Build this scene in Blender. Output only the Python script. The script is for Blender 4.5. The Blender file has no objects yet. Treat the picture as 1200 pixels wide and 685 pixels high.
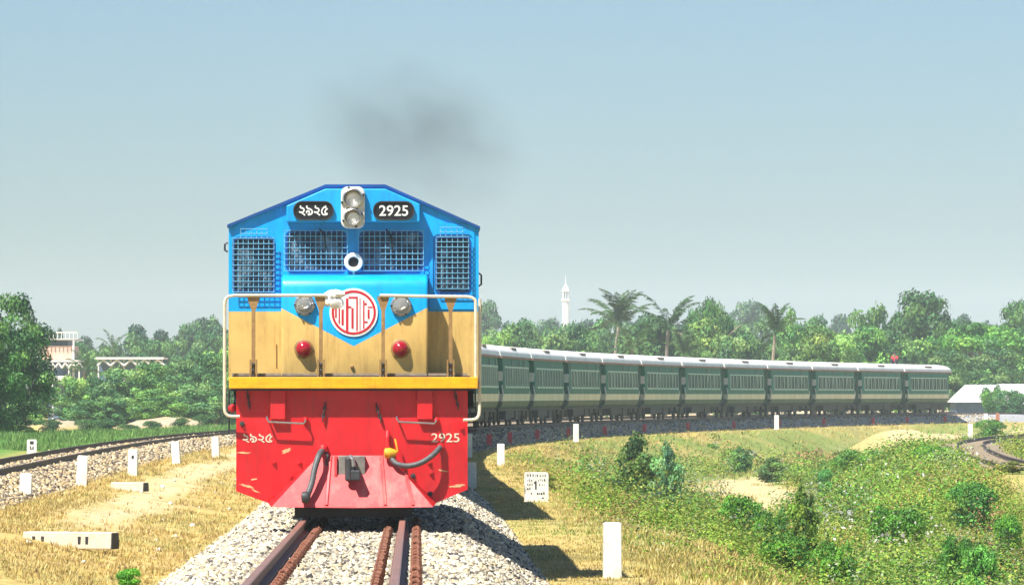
import bpy, bmesh, math, random
import numpy as np
from mathutils import Vector, Matrix

R = math.radians
random.seed(7)
rng = np.random.default_rng(7)
scene = bpy.context.scene
COL = scene.collection

# ------------------------------------------------------------------ camera
CAM_Z = 1.35            # metres above the rail head
F = 6500.0              # focal length in pixels of a 1200 px wide picture (a 195 mm lens)
HOR = 462.0             # picture row of the horizon
cam_d = bpy.data.cameras.new('camera')
cam_d.sensor_width = 36.0
cam_d.lens = 36.0 * F / 1200.0
cam_d.clip_start = 0.5
cam_d.clip_end = 9000.0
cam = bpy.data.objects.new('camera', cam_d)
COL.objects.link(cam)
cam.location = (0, 0, CAM_Z)
cam.rotation_euler = (R(90) + math.atan((HOR - 342.5) / F), 0, 0)
scene.camera = cam

# ------------------------------------------------------------------ light
SUN_DIR = Vector((-0.36, -0.40, 0.84)).normalized()      # towards the sun: behind the camera's left shoulder
SUN_EL = math.asin(SUN_DIR.z)
SUN_ROT = math.atan2(SUN_DIR.x, SUN_DIR.y) % (2 * math.pi)
world = bpy.data.worlds.new('World')
scene.world = world
world.use_nodes = True
nt = world.node_tree
nt.nodes.clear()
w_out = nt.nodes.new('ShaderNodeOutputWorld')
w_bg = nt.nodes.new('ShaderNodeBackground')
w_sky = nt.nodes.new('ShaderNodeTexSky')
w_sky.sky_type = 'NISHITA'
w_sky.sun_disc = False
w_sky.sun_elevation = SUN_EL
w_sky.sun_rotation = SUN_ROT
w_sky.altitude = 0
w_sky.air_density = 1.0
w_sky.dust_density = 1.0
w_sky.ozone_density = 3.0
w_bg.inputs['Strength'].default_value = 0.060
w_tint = nt.nodes.new('ShaderNodeMix')      # hazy blue cast of the whole sky
w_tint.data_type = 'RGBA'; w_tint.blend_type = 'MULTIPLY'
w_tint.inputs[0].default_value = 1.0
w_tint.inputs[7].default_value = (0.71, 0.87, 1.04, 1)
nt.links.new(w_sky.outputs[0], w_tint.inputs[6])
nt.links.new(w_tint.outputs[2], w_bg.inputs['Color'])
nt.links.new(w_bg.outputs[0], w_out.inputs['Surface'])

sun_d = bpy.data.lights.new('sun', 'SUN')
sun_d.energy = 5.0
sun_d.angle = R(0.6)
sun_d.color = (1.0, 0.95, 0.86)
sun = bpy.data.objects.new('sun', sun_d)
COL.objects.link(sun)
sun.rotation_euler = SUN_DIR.to_track_quat('Z', 'Y').to_euler()
sun.location = (-40, -40, 80)

vs = scene.view_settings
scene.display_settings.display_device = 'sRGB'
vs.view_transform = 'Standard'
vs.look = 'None'
vs.exposure = 1.0
vs.gamma = 1.0
scene.render.engine = 'CYCLES'
cy = scene.cycles
cy.use_denoising = True
cy.max_bounces = 6
cy.diffuse_bounces = 3
cy.glossy_bounces = 3
cy.transparent_max_bounces = 8
cy.volume_bounces = 1
cy.volume_max_steps = 128
cy.use_adaptive_sampling = True
cy.adaptive_threshold = 0.02

# ------------------------------------------------------------------ materials
MATS = {}

def srgb(r, g, b):
    f = lambda c: (c / 12.92 if c <= 0.04045 else ((c + 0.055) / 1.055) ** 2.4)
    return tuple(f(v / 255.0) for v in (r, g, b))

def N(nt_, kind, **kw):
    n = nt_.nodes.new(kind)
    for k, v in kw.items():
        setattr(n, k, v)
    return n

def base_mat(name):
    m = bpy.data.materials.new(name)
    m.use_nodes = True
    t = m.node_tree
    b = t.nodes['Principled BSDF']
    MATS[name] = m
    return m, t, b

def mixc(t, fac, a, b, mode='MIX'):
    n = N(t, 'ShaderNodeMix', data_type='RGBA', blend_type=mode)
    for sock, v in ((n.inputs[0], fac), (n.inputs[6], a), (n.inputs[7], b)):
        if hasattr(v, 'node'):
            t.links.new(v, sock)
        elif isinstance(v, (int, float)):
            sock.default_value = v
        else:
            sock.default_value = (*v[:3], 1)
    return n.outputs[2]

def noise(t, scale, detail=4, rough=0.6, vec=None, stretch=None):
    n = N(t, 'ShaderNodeTexNoise')
    n.inputs['Scale'].default_value = scale
    n.inputs['Detail'].default_value = detail
    n.inputs['Roughness'].default_value = rough
    if vec is None:
        tc = N(t, 'ShaderNodeTexCoord')
        vec = tc.outputs['Object']
    if stretch:
        mp = N(t, 'ShaderNodeMapping')
        mp.inputs['Scale'].default_value = stretch
        t.links.new(vec, mp.inputs[0])
        vec = mp.outputs[0]
    t.links.new(vec, n.inputs['Vector'])
    return n.outputs['Fac']

def ramp(t, fac, lo, hi, a=0.0, b=1.0):
    n = N(t, 'ShaderNodeMapRange')
    n.inputs[1].default_value = lo
    n.inputs[2].default_value = hi
    n.inputs[3].default_value = a
    n.inputs[4].default_value = b
    t.links.new(fac, n.inputs[0])
    return n.outputs[0]

def bump(t, b, fac, strength=0.3, dist=0.01):
    n = N(t, 'ShaderNodeBump')
    n.inputs['Strength'].default_value = strength
    n.inputs['Distance'].default_value = dist
    t.links.new(fac, n.inputs['Height'])
    t.links.new(n.outputs[0], b.inputs['Normal'])

def plain(name, col, rough=0.6, var=0.25, scale=6.0, metal=0.0, dirt=None, dirt_amt=0.5, streak=None, bmp=0.0, spec=0.5, grime=None):
    """colour with grain, and worn dirt patches of their own shape"""
    m, t, b = base_mat(name)
    n1 = noise(t, scale, 5, 0.65)
    dark = tuple(c * (1 - var) for c in col)
    lite = tuple(min(1, c * (1 + var * 0.5)) for c in col)
    c = mixc(t, ramp(t, n1, 0.3, 0.7), dark, lite)
    if dirt:
        n2 = noise(t, scale * 0.6, 6, 0.7, stretch=streak)
        c = mixc(t, ramp(t, n2, 0.5, 0.78, 0, dirt_amt), c, dirt)
    if grime:
        # thin runs of dirt down the panel and a scatter of chips
        n4 = noise(t, 9.0, 5, 0.7, stretch=(2.2, 2.2, 0.16))
        c = mixc(t, ramp(t, n4, 0.52, 0.72, 0, 0.55), c, grime)
        n5 = noise(t, 26.0, 6, 0.75)
        c = mixc(t, ramp(t, n5, 0.64, 0.74, 0, 0.6), c, tuple(v * 0.55 for v in grime))
        n6 = noise(t, 1.1, 4, 0.6)
        rr_ = ramp(t, n6, 0.35, 0.7, rough * 0.85, min(1, rough + 0.3))
        t.links.new(rr_, b.inputs['Roughness'])
    t.links.new(c, b.inputs['Base Color'])
    b.inputs['Roughness'].default_value = rough
    b.inputs['Metallic'].default_value = metal
    b.inputs['Specular IOR Level'].default_value = spec
    if bmp:
        bump(t, b, noise(t, scale * 4, 4), bmp, 0.02)
    return m

def attr_mat(name, rough=0.8, scale=8.0, var=0.3, spec=0.2, transl=0.0, bmp=0.0):
    """colour from the mesh's own per-piece colour attribute, with grain"""
    m, t, b = base_mat(name)
    a = N(t, 'ShaderNodeAttribute', attribute_name='Col')
    n1 = noise(t, scale, 4, 0.6)
    c = mixc(t, 1.0, a.outputs['Color'], mixc(t, ramp(t, n1, 0.3, 0.7), (1 - var,) * 3, (1 + var * 0.4,) * 3), 'MULTIPLY')
    t.links.new(c, b.inputs['Base Color'])
    b.inputs['Roughness'].default_value = rough
    b.inputs['Specular IOR Level'].default_value = spec
    if bmp:
        bump(t, b, noise(t, scale * 3, 5), bmp, 0.03)
    if transl > 0:
        tr = N(t, 'ShaderNodeBsdfTranslucent')
        t.links.new(c, tr.inputs['Color'])
        mx = N(t, 'ShaderNodeMixShader')
        mx.inputs[0].default_value = transl
        t.links.new(b.outputs[0], mx.inputs[1])
        t.links.new(tr.outputs[0], mx.inputs[2])
        t.links.new(mx.outputs[0], t.nodes['Material Output'].inputs['Surface'])
    return m

BLUE = (0.0, 0.345, 0.83)
TAN = (0.63, 0.42, 0.135)

def paint_split(name, z_line, slope, z_apex):
    """two-tone paint: blue over tan, the joint level (slope 0) or a V"""
    m, t, b = base_mat(name)
    tc = N(t, 'ShaderNodeTexCoord')
    sp = N(t, 'ShaderNodeSeparateXYZ')
    t.links.new(tc.outputs['Object'], sp.inputs[0])
    ab = N(t, 'ShaderNodeMath', operation='ABSOLUTE')
    t.links.new(sp.outputs[0], ab.inputs[0])
    mu = N(t, 'ShaderNodeMath', operation='MULTIPLY_ADD')
    t.links.new(ab.outputs[0], mu.inputs[0])
    mu.inputs[1].default_value = slope
    mu.inputs[2].default_value = z_apex if slope else z_line
    gt = N(t, 'ShaderNodeMath', operation='GREATER_THAN')
    t.links.new(sp.outputs[2], gt.inputs[0])
    t.links.new(mu.outputs[0], gt.inputs[1])
    n1 = noise(t, 2.5, 5, 0.65)
    n2 = noise(t, 3.0, 6, 0.7, stretch=(3.0, 3.0, 0.5))
    n3 = noise(t, 14.0, 5, 0.75)
    tan = mixc(t, ramp(t, n1, 0.3, 0.7), tuple(c * 0.82 for c in TAN), tuple(c * 1.08 for c in TAN))
    tan = mixc(t, ramp(t, n2, 0.50, 0.72, 0, 0.55), tan, (0.30, 0.17, 0.06))
    tan = mixc(t, ramp(t, n3, 0.62, 0.8, 0, 0.35), tan, (0.16, 0.09, 0.04))
    blu = mixc(t, ramp(t, n1, 0.3, 0.7), tuple(c * 0.85 for c in BLUE), tuple(c * 1.1 for c in BLUE))
    blu = mixc(t, ramp(t, n2, 0.50, 0.75, 0, 0.45), blu, (0.02, 0.13, 0.30))
    n7 = noise(t, 9.0, 5, 0.7, stretch=(2.2, 2.2, 0.15))
    tan = mixc(t, ramp(t, n7, 0.54, 0.72, 0, 0.5), tan, (0.27, 0.15, 0.055))
    blu = mixc(t, ramp(t, n7, 0.56, 0.74, 0, 0.35), blu, (0.02, 0.10, 0.22))
    c = mixc(t, gt.outputs[0], tan, blu)
    t.links.new(c, b.inputs['Base Color'])
    b.inputs['Roughness'].default_value = 0.38
    bump(t, b, noise(t, 1.3, 3), 0.12, 0.04)
    return m

# ------------------------------------------------------------------ mesh helpers
def link(o, parent=None):
    COL.objects.link(o)
    if parent is not None:
        o.parent = parent
    return o

def tag(o, label=None, cat=None, group=None, kind=None):
    if label: o['label'] = label
    if cat: o['category'] = cat
    if group: o['group'] = group
    if kind: o['kind'] = kind
    return o

def empty(name, loc=(0, 0, 0), rz=0.0, label=None, cat=None, group=None):
    o = bpy.data.objects.new(name, None)
    o.empty_display_size = 0.3
    COL.objects.link(o)
    o.location = loc
    o.rotation_euler = (0, 0, rz)
    return tag(o, label, cat, group)

class MB:
    def __init__(self):
        self.v = []
        self.f = []
    def add(self, vs_, fs):
        k = len(self.v)
        self.v += [tuple(p) for p in vs_]
        self.f += [tuple(i + k for i in f) for f in fs]
        return self
    def box(self, x0, x1, y0, y1, z0, z1):
        return self.add([(x0, y0, z0), (x1, y0, z0), (x1, y1, z0), (x0, y1, z0),
                         (x0, y0, z1), (x1, y0, z1), (x1, y1, z1), (x0, y1, z1)],
                        [(3, 2, 1, 0), (4, 5, 6, 7), (0, 1, 5, 4), (1, 2, 6, 5), (2, 3, 7, 6), (3, 0, 4, 7)])
    def prism(self, poly, a0, a1, axis='y'):
        """extrude a 2-D outline; axis y: (x,z) outline, x: (y,z), z: (x,y)"""
        def p(u, w, a):
            return {'y': (u, a, w), 'x': (a, u, w), 'z': (u, w, a)}[axis]
        n = len(poly)
        vv = [p(u, w, a0) for u, w in poly] + [p(u, w, a1) for u, w in poly]
        ff = [tuple(range(n))[::-1], tuple(range(n, 2 * n))]
        ff += [(i, (i + 1) % n, n + (i + 1) % n, n + i) for i in range(n)]
        return self.add(vv, ff)
    def tube(self, pts, r, n=8, cap=True):
        pts = [Vector(p) for p in pts]
        rs = r if isinstance(r, (list, tuple)) else [r] * len(pts)
        rings = []
        up = None
        for i, p in enumerate(pts):
            d = (pts[min(i + 1, len(pts) - 1)] - pts[max(i - 1, 0)])
            if d.length < 1e-9: d = Vector((0, 0, 1))
            d.normalize()
            if up is None:
                up = Vector((0, 0, 1)) if abs(d.z) < 0.9 else Vector((1, 0, 0))
            a = d.cross(up)
            if a.length < 1e-6:
                a = d.cross(Vector((0, 1, 0)))
            a.normalize()
            b = a.cross(d).normalized()
            up = b
            rings.append([p + (a * math.cos(2 * math.pi * k / n) + b * math.sin(2 * math.pi * k / n)) * rs[i] for k in range(n)])
        vv = [q for ring in rings for q in ring]
        ff = []
        for i in range(len(rings) - 1):
            for k in range(n):
                ff.append((i * n + k, i * n + (k + 1) % n, (i + 1) * n + (k + 1) % n, (i + 1) * n + k))
        if cap:
            ff.append(tuple(range(n))[::-1])
            ff.append(tuple((len(rings) - 1) * n + k for k in range(n)))
        return self.add(vv, ff)
    def lathe(self, prof, c, axis='y', n=24):
        """prof: (radius, offset along axis)"""
        vv = []
        for r, a in prof:
            for k in range(n):
                u, w = r * math.cos(2 * math.pi * k / n), r * math.sin(2 * math.pi * k / n)
                if axis == 'y': vv.append((c[0] + u, c[1] + a, c[2] + w))
                elif axis == 'x': vv.append((c[0] + a, c[1] + u, c[2] + w))
                else: vv.append((c[0] + u, c[1] + w, c[2] + a))
        ff = []
        for i in range(len(prof) - 1):
            for k in range(n):
                ff.append((i * n + k, i * n + (k + 1) % n, (i + 1) * n + (k + 1) % n, (i + 1) * n + k))
        ff.append(tuple(range(n))[::-1])
        ff.append(tuple((len(prof) - 1) * n + k for k in range(n)))
        return self.add(vv, ff)
    def mesh(self, name, bevel=0.0, seg=2, smooth=False, fix=True):
        me = bpy.data.meshes.new(name)
        me.from_pydata(self.v, [], self.f)
        bm = bmesh.new()
        bm.from_mesh(me)
        if fix:
            bmesh.ops.recalc_face_normals(bm, faces=bm.faces)
        if bevel:
            bmesh.ops.bevel(bm, geom=[e for e in bm.edges if len(e.link_faces) == 2 and e.calc_face_angle(0) > 0.5],
                            offset=bevel, segments=seg, affect='EDGES', profile=0.5, clamp_overlap=True)
        bm.to_mesh(me)
        bm.free()
        if smooth:
            me.polygons.foreach_set('use_smooth', [True] * len(me.polygons))
            me.set_sharp_from_angle(angle=R(40))
        return me
    def build(self, name, mat, parent=None, bevel=0.0, seg=2, smooth=False):
        me = self.mesh(name, bevel, seg, smooth)
        me.materials.append(MATS[mat] if isinstance(mat, str) else mat)
        return link(bpy.data.objects.new(name, me), parent)

def inst(name, me, parent=None, loc=(0, 0, 0), rot=(0, 0, 0), sc=(1, 1, 1)):
    o = bpy.data.objects.new(name, me)
    o.location = loc
    o.rotation_euler = rot
    o.scale = sc
    return link(o, parent)

def shape2d(name, loops, depth, mat, parent, y, bevel=0.0):
    """flat plate with holes in the x-z plane: front face at y, going back by depth"""
    cu = bpy.data.curves.new(name, 'CURVE')
    cu.dimensions = '2D'
    cu.fill_mode = 'BOTH'
    cu.extrude = depth / 2
    for lp in loops:
        s = cu.splines.new('POLY')
        s.points.add(len(lp) - 1)
        for p, (u, w) in zip(s.points, lp):
            p.co = (u, w, 0, 1)
        s.use_cyclic_u = True
    ob = bpy.data.objects.new('tmp_shape', cu)
    COL.objects.link(ob)
    dg = bpy.context.evaluated_depsgraph_get()
    me = bpy.data.meshes.new_from_object(ob.evaluated_get(dg))
    bpy.data.objects.remove(ob)
    bpy.data.curves.remove(cu)
    me.name = name
    me.transform(Matrix.Translation((0, y + depth / 2, 0)) @ Matrix.Rotation(R(90), 4, 'X'))
    me.materials.clear()
    me.materials.append(MATS[mat])
    return link(bpy.data.objects.new(name, me), parent)

def text_mesh(name, body, cx_, cz, w, h, y, mat, parent, depth=0.006, bold=0.0):
    cu = bpy.data.curves.new(name, 'FONT')
    cu.body = body
    cu.extrude = 0.01
    cu.offset = bold
    ob = bpy.data.objects.new('tmp_text', cu)
    COL.objects.link(ob)
    dg = bpy.context.evaluated_depsgraph_get()
    me = bpy.data.meshes.new_from_object(ob.evaluated_get(dg))
    bpy.data.objects.remove(ob)
    me.name = name
    n = len(me.vertices)
    co = np.empty(n * 3)
    me.vertices.foreach_get('co', co)
    co = co.reshape(-1, 3)
    lo, hi = co.min(0), co.max(0)
    out = np.empty_like(co)
    out[:, 0] = cx_ + ((co[:, 0] - lo[0]) / (hi[0] - lo[0]) - 0.5) * w
    out[:, 2] = cz + ((co[:, 1] - lo[1]) / (hi[1] - lo[1]) - 0.5) * h
    out[:, 1] = y - (co[:, 2] - lo[2]) / (hi[2] - lo[2]) * depth
    me.vertices.foreach_set('co', out.ravel())
    me.materials.clear()
    me.materials.append(MATS[mat])
    return link(bpy.data.objects.new(name, me), parent)

def np_mesh(name, V, Fq, mat, cols=None, parent=None, smooth=False):
    """big meshes straight from arrays; Fq is (n, 3) or (n, 4)"""
    me = bpy.data.meshes.new(name)
    nv, nf, k = len(V), len(Fq), Fq.shape[1]
    me.vertices.add(nv)
    me.vertices.foreach_set('co', np.ascontiguousarray(V, dtype=np.float32).ravel())
    me.loops.add(nf * k)
    me.loops.foreach_set('vertex_index', np.ascontiguousarray(Fq, dtype=np.int32).ravel())
    me.polygons.add(nf)
    me.polygons.foreach_set('loop_start', np.arange(0, nf * k, k, dtype=np.int32))
    if smooth:
        me.polygons.foreach_set('use_smooth', np.ones(nf, dtype=bool))
    me.update(calc_edges=True)
    if cols is not None:
        at = me.color_attributes.new('Col', 'FLOAT_COLOR', 'POINT')
        c4 = np.ones((nv, 4), dtype=np.float32)
        c4[:, :3] = cols
        at.data.foreach_set('color', c4.ravel())
    if mat:
        me.materials.append(MATS[mat])
    if parent == 'MESH':
        return me
    return link(bpy.data.objects.new(name, me), parent)

def vnoise(x, y, scale, seed=0):
    x = np.asarray(x, float) / scale
    y = np.asarray(y, float) / scale
    xi, yi = np.floor(x).astype(np.int64), np.floor(y).astype(np.int64)
    fx, fy = x - xi, y - yi
    fx, fy = fx * fx * (3 - 2 * fx), fy * fy * (3 - 2 * fy)
    def h(a, b):
        s = np.sin(a * 127.1 + b * 311.7 + seed * 74.7) * 43758.5453
        return s - np.floor(s)
    return ((h(xi, yi) * (1 - fx) + h(xi + 1, yi) * fx) * (1 - fy) + (h(xi, yi + 1) * (1 - fx) + h(xi + 1, yi + 1) * fx) * fy)

def fbm(x, y, scale, seed=0, octs=4):
    t = 0; a = 0.5; tot = 0
    for o in range(octs):
        t = t + a * vnoise(x, y, scale / 2 ** o, seed + o * 13)
        tot += a; a *= 0.5
    return t / tot

def sstep(a, b, x):
    t = np.clip((np.asarray(x, float) - a) / (b - a), 0, 1)
    return t * t * (3 - 2 * t)

# ------------------------------------------------------------------ the line of the main track (rail head at z = 0)
S0, LX = -0.017, -1.717
def _path():
    # far curve: easement from 120 m, radius about 770 m
    x, y, th = -1.717 + 0.014 * 30, 30.0, -0.014
    P = []
    for i in range(1500):
        k = 0.0 if y < 120 else 0.0013 * min(1, (y - 120) / 80)
        th += k
        x += math.sin(th); y += math.cos(th)
        P.append((x - 1.2, y, math.tan(th)))
    P = np.array(P)
    j = np.argmin(np.abs(P[:, 1] - 225))
    xb, yb, sb = P[j]
    ya, xa = 82.0, LX + S0 * 22
    ys = [5.0, ya]; xs = [LX + S0 * (5 - 60), xa]
    for t in np.linspace(0, 1, 60)[1:-1]:
        h = yb - ya
        xs.append((2*t**3-3*t**2+1)*xa + (t**3-2*t**2+t)*h*S0 + (-2*t**3+3*t**2)*xb + (t**3-t**2)*h*sb)
        ys.append(ya + t * h)
    xs += list(P[j:, 0]); ys += list(P[j:, 1])
    return np.array(xs), np.array(ys)
PX, PY = _path()
_ok = np.concatenate([[True], np.diff(PY) > 1e-6])
PX, PY = PX[_ok], PY[_ok]
PS = np.concatenate([[0], np.cumsum(np.hypot(np.diff(PX), np.diff(PY)))])
def cxs(y): return np.interp(y, PY, PX)
def slope(y): return (cxs(np.asarray(y, float) + 2) - cxs(np.asarray(y, float) - 2)) / 4
def at_s(s):
    return float(np.interp(s, PS, PX)), float(np.interp(s, PS, PY))
def s_of_y(y): return float(np.interp(y, PY, PS))
def off_path(off, y0, y1, step):
    """points on a line parallel to the main track, off metres to its right"""
    s0, s1 = s_of_y(y0), s_of_y(y1)
    n = max(2, int((s1 - s0) / step))
    out = []
    for s in np.linspace(s0, s1, n + 1):
        x, y = at_s(s)
        g = float(slope(y)); l = math.hypot(1, g)
        out.append((x + off / l, y - off * g / l, g))
    return out
def lat(x, y):
    """signed distance to the right of the main track"""
    g = slope(y)
    return (x - cxs(y)) / np.hypot(1, g)
OFF2 = -7.35          # the second line runs parallel on the left
def wp(px, y, z=None, py=None):
    return (px - 600.0) * y / F, y, (CAM_Z + (HOR - py) * y / F) if z is None else z

# siding on the right (own level)
SID = [(12.0, 95), (14.1, 150), (15.3, 178), (17.0, 205), (19.4, 235), (23.0, 262), (27.5, 285), (34, 310)]
SIDY = np.array([p[1] for p in SID]); SIDX = np.array([p[0] for p in SID])
SID_Z = -0.62

def sand_mask(x, y):
    q = x / np.maximum(y, 1)
    m = np.exp(-((q - 0.0445 - 0.004 * np.sin(y / 9)) / 0.0105) ** 2) * sstep(140, 160, y) * sstep(262, 215, y)
    return m * (0.55 + 0.8 * fbm(x, y, 6.0, 14)) + np.exp(-((x - 22) / 4.0) ** 2 - ((y - 292) / 9) ** 2)

def gz(x, y):
    x = np.asarray(x, float); y = np.asarray(y, float)
    z = np.full(np.broadcast(x, y).shape, -0.70)
    l = lat(x, y)
    # the ground climbs a little towards the second line
    z = z + 0.36 * sstep(-2.2, -5.0, l)
    # hollow inside the curve of the line
    z = z - 1.45 * sstep(3.5, 8.8, l) * sstep(40, 75, y) * (1 - sstep(330, 430, y))
    z = z + 1.35 * np.exp(-((x - 20.4) / 3.0) ** 2 - ((y - 292) / 7) ** 2) * (0.5 + 1.0 * fbm(x, y, 2.2, 8)) + 1.15 * np.exp(-((x - 24.5) / 3.2) ** 2 - ((y - 296) / 9) ** 2)
    far = sstep(-17, -24, l)
    # ground steps down beyond the second line, earth banks and tree-covered rise behind the field
    z = z - 0.5 * far * sstep(60, 120, y)
    z = z + 0.95 * np.exp(-((x + 24.5) / 2.0) ** 2 - ((y - 300) / 5) ** 2) * (0.5 + fbm(x, y, 1.5, 9)) + 0.7 * np.exp(-((x + 19.5) / 4.0) ** 2 - ((y - 318) / 6) ** 2) * (0.3 + 1.4 * fbm(x, y, 1.8, 10))
    bumpy = 0.10 * (fbm(x, y, 3.0, 3) - 0.5) + 0.5 * (fbm(x, y, 14.0, 5) - 0.5) * sstep(3.2, 6.5, np.abs(l)) * sstep(0, 3, np.abs(l - OFF2))
    amt = sstep(1.0, 3.0, np.abs(l)) * sstep(1.5, 3.5, np.abs(l - OFF2))
    sid = np.abs(x - np.interp(y, SIDY, SIDX))
    bumpy = bumpy * np.where((y > 90) & (y < 320), sstep(0.8, 3.0, sid), 1)
    z = z + bumpy * np.maximum(amt, 0.3)
    w = np.where((y > 100) & (y < 315), 1 - sstep(1.2, 5.5, sid), 0)
    w = w * sstep(112, 152, y)
    return z * (1 - w) + (SID_Z - 0.16) * w

# ================================================================== MATERIAL LIST
attr_mat('ground', 0.95, 5.0, 0.35, 0.1, bmp=0.6)
attr_mat('stone', 0.85, 30.0, 0.3, 0.25)
attr_mat('leaf', 0.6, 1.2, 0.25, 0.3, transl=0.22)
attr_mat('grass', 0.75, 2.0, 0.25, 0.2, transl=0.2)
plain('ballast', srgb(176, 164, 142), 0.95, 0.55, 22, dirt=(0.06, 0.055, 0.05), dirt_amt=0.7, bmp=1.0)
plain('ballast_old', srgb(150, 132, 108), 0.95, 0.5, 16, dirt=(0.07, 0.055, 0.04), dirt_amt=0.7, bmp=1.0)
plain('ballast_shade', srgb(172, 172, 174), 0.95, 0.4, 16, dirt=(0.07, 0.065, 0.06), dirt_amt=0.6, bmp=1.0)  # blue-grey of the train's shade put into the ballast colour
plain('rail_rust', (0.17, 0.085, 0.06), 0.6, 0.4, 9, dirt=(0.05, 0.028, 0.02), bmp=0.2)
plain('rail_dark', (0.065, 0.045, 0.038), 0.6, 0.4, 9, dirt=(0.02, 0.014, 0.012))
plain('rail_head', (0.31, 0.175, 0.13), 0.42, 0.3, 5, metal=0.35, dirt=(0.20, 0.10, 0.07), streak=(1, 0.15, 1))
plain('clip_rust', (0.23, 0.085, 0.045), 0.75, 0.5, 30, dirt=(0.08, 0.035, 0.025), bmp=0.4)
plain('concrete', srgb(206, 192, 170), 0.9, 0.25, 6, dirt=(0.22, 0.18, 0.14), dirt_amt=0.5, bmp=0.3)
plain('end_shade', (0.055, 0.06, 0.07), 0.9, 0.4, 12)
plain('whitewash', srgb(232, 230, 222), 0.85, 0.15, 9, dirt=(0.36, 0.30, 0.22), dirt_amt=0.8, bmp=0.2)
plain('red_post', (0.66, 0.02, 0.045), 0.6, 0.2, 9, dirt=(0.3, 0.03, 0.03), dirt_amt=0.3)
plain('black_mark', (0.02, 0.02, 0.024), 0.7, 0.2, 20)
# locomotive
paint_split('cab_paint', 2.26, 0, 0)
paint_split('nose_paint', 0, 0.525, 1.876)
plain('blue_paint', BLUE, 0.38, 0.18, 3, dirt=(0.02, 0.10, 0.22), dirt_amt=0.3, streak=(3, 3, 0.5), grime=(0.02, 0.14, 0.30))
plain('blue_trim', (0.004, 0.065, 0.25), 0.45, 0.2, 5)
plain('grille_wire', (0.16, 0.42, 0.62), 0.5, 0.25, 12)  # cab blue made paler: light on the wires put into the colour
plain('tan_paint', TAN, 0.42, 0.2, 4, dirt=(0.26, 0.15, 0.06), dirt_amt=0.5, streak=(3, 3, 0.6))
plain('tan_post', (0.31, 0.18, 0.065), 0.5, 0.3, 12, dirt=(0.10, 0.055, 0.03), dirt_amt=0.7)
plain('cream_pipe', (0.66, 0.58, 0.44), 0.45, 0.2, 14, dirt=(0.36, 0.24, 0.13), dirt_amt=0.5)
plain('yellow_paint', (0.86, 0.40, 0.004), 0.4, 0.15, 5, dirt=(0.35, 0.13, 0.01), dirt_amt=0.6, streak=(1, 1, 4), grime=(0.40, 0.17, 0.02))
plain('red_paint', (0.62, 0.008, 0.014), 0.34, 0.22, 2.2, dirt=(0.24, 0.010, 0.014), dirt_amt=0.6, streak=(1.5, 1.5, 0.7), bmp=0.08, grime=(0.26, 0.03, 0.025))
plain('red_lit', (0.58, 0.05, 0.055), 0.42, 0.2, 3, dirt=(0.66, 0.26, 0.22), dirt_amt=0.7, streak=(2, 2, 0.8), grime=(0.34, 0.10, 0.085))  # paler pink red: sun on the sloping plough put into the colour
plain('scuff', (0.62, 0.40, 0.20), 0.7, 0.3, 20)
plain('white_paint', (0.78, 0.78, 0.76), 0.45, 0.1, 12, dirt=(0.35, 0.34, 0.32), dirt_amt=0.4)
plain('housing', (0.62, 0.62, 0.60), 0.4, 0.2, 16, dirt=(0.16, 0.15, 0.14), dirt_amt=0.6)
plain('steel', (0.42, 0.42, 0.42), 0.32, 0.25, 18, metal=0.8, dirt=(0.12, 0.11, 0.10), dirt_amt=0.5)
plain('dark_steel', (0.05, 0.052, 0.058), 0.55, 0.4, 12, metal=0.3, dirt=(0.10, 0.08, 0.06), dirt_amt=0.5)
plain('grey_plate', (0.22, 0.20, 0.175), 0.6, 0.35, 14, dirt=(0.07, 0.055, 0.045), dirt_amt=0.6)
plain('black_paint', (0.012, 0.012, 0.016), 0.4, 0.3, 10, dirt=(0.05, 0.045, 0.04), dirt_amt=0.4)
plain('rubber', (0.07, 0.075, 0.08), 0.55, 0.35, 30, dirt=(0.20, 0.19, 0.18), dirt_amt=0.5)
plain('valve_yellow', (0.75, 0.36, 0.02), 0.45, 0.3, 30, dirt=(0.3, 0.1, 0.02))
plain('emblem_red', (0.50, 0.012, 0.03), 0.45, 0.15, 12)
plain('pale_red', (0.60, 0.30, 0.31), 0.5, 0.2, 12)
plain('cloth_white', (0.80, 0.79, 0.76), 0.9, 0.18, 14)
plain('cab_dark', (0.03, 0.03, 0.035), 0.8, 0.3, 5)

def glass_mat():
    m, t, b = base_mat('cab_glass')
    n1 = noise(t, 5.0, 4, 0.6)
    c = mixc(t, ramp(t, n1, 0.50, 0.72), (0.012, 0.028, 0.060), (0.20, 0.27, 0.33))  # pale noise patches: broken reflections put into the pane colour
    t.links.new(c, b.inputs['Base Color'])
    b.inputs['Roughness'].default_value = 0.07
    bump(t, b, noise(t, 2.0, 2), 0.15, 0.05)
    m2, t, b = base_mat('lamp_glass')
    b.inputs['Base Color'].default_value = (0.62, 0.62, 0.58, 1)
    b.inputs['Roughness'].default_value = 0.12
    b.inputs['Metallic'].default_value = 0.55
    w = N(t, 'ShaderNodeTexVoronoi'); w.inputs['Scale'].default_value = 34
    bump(t, b, w.outputs['Distance'], 0.9, 0.02)
    m3, t, b = base_mat('red_lens')
    n1 = noise(t, 40, 2)
    c = mixc(t, n1, (0.22, 0.004, 0.012), (0.36, 0.010, 0.025))
    t.links.new(c, b.inputs['Base Color'])
    b.inputs['Roughness'].default_value = 0.15
    m4, t, b = base_mat('open_window_dark')  # near-black: shade inside the open windows put into the colour
    n1 = noise(t, 1.1, 3)
    c = mixc(t, n1, (0.004, 0.006, 0.008), (0.02, 0.025, 0.025))
    t.links.new(c, b.inputs['Base Color'])
    b.inputs['Specular IOR Level'].default_value = 0.0
    b.inputs['Roughness'].default_value = 0.6
glass_mat()
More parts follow.
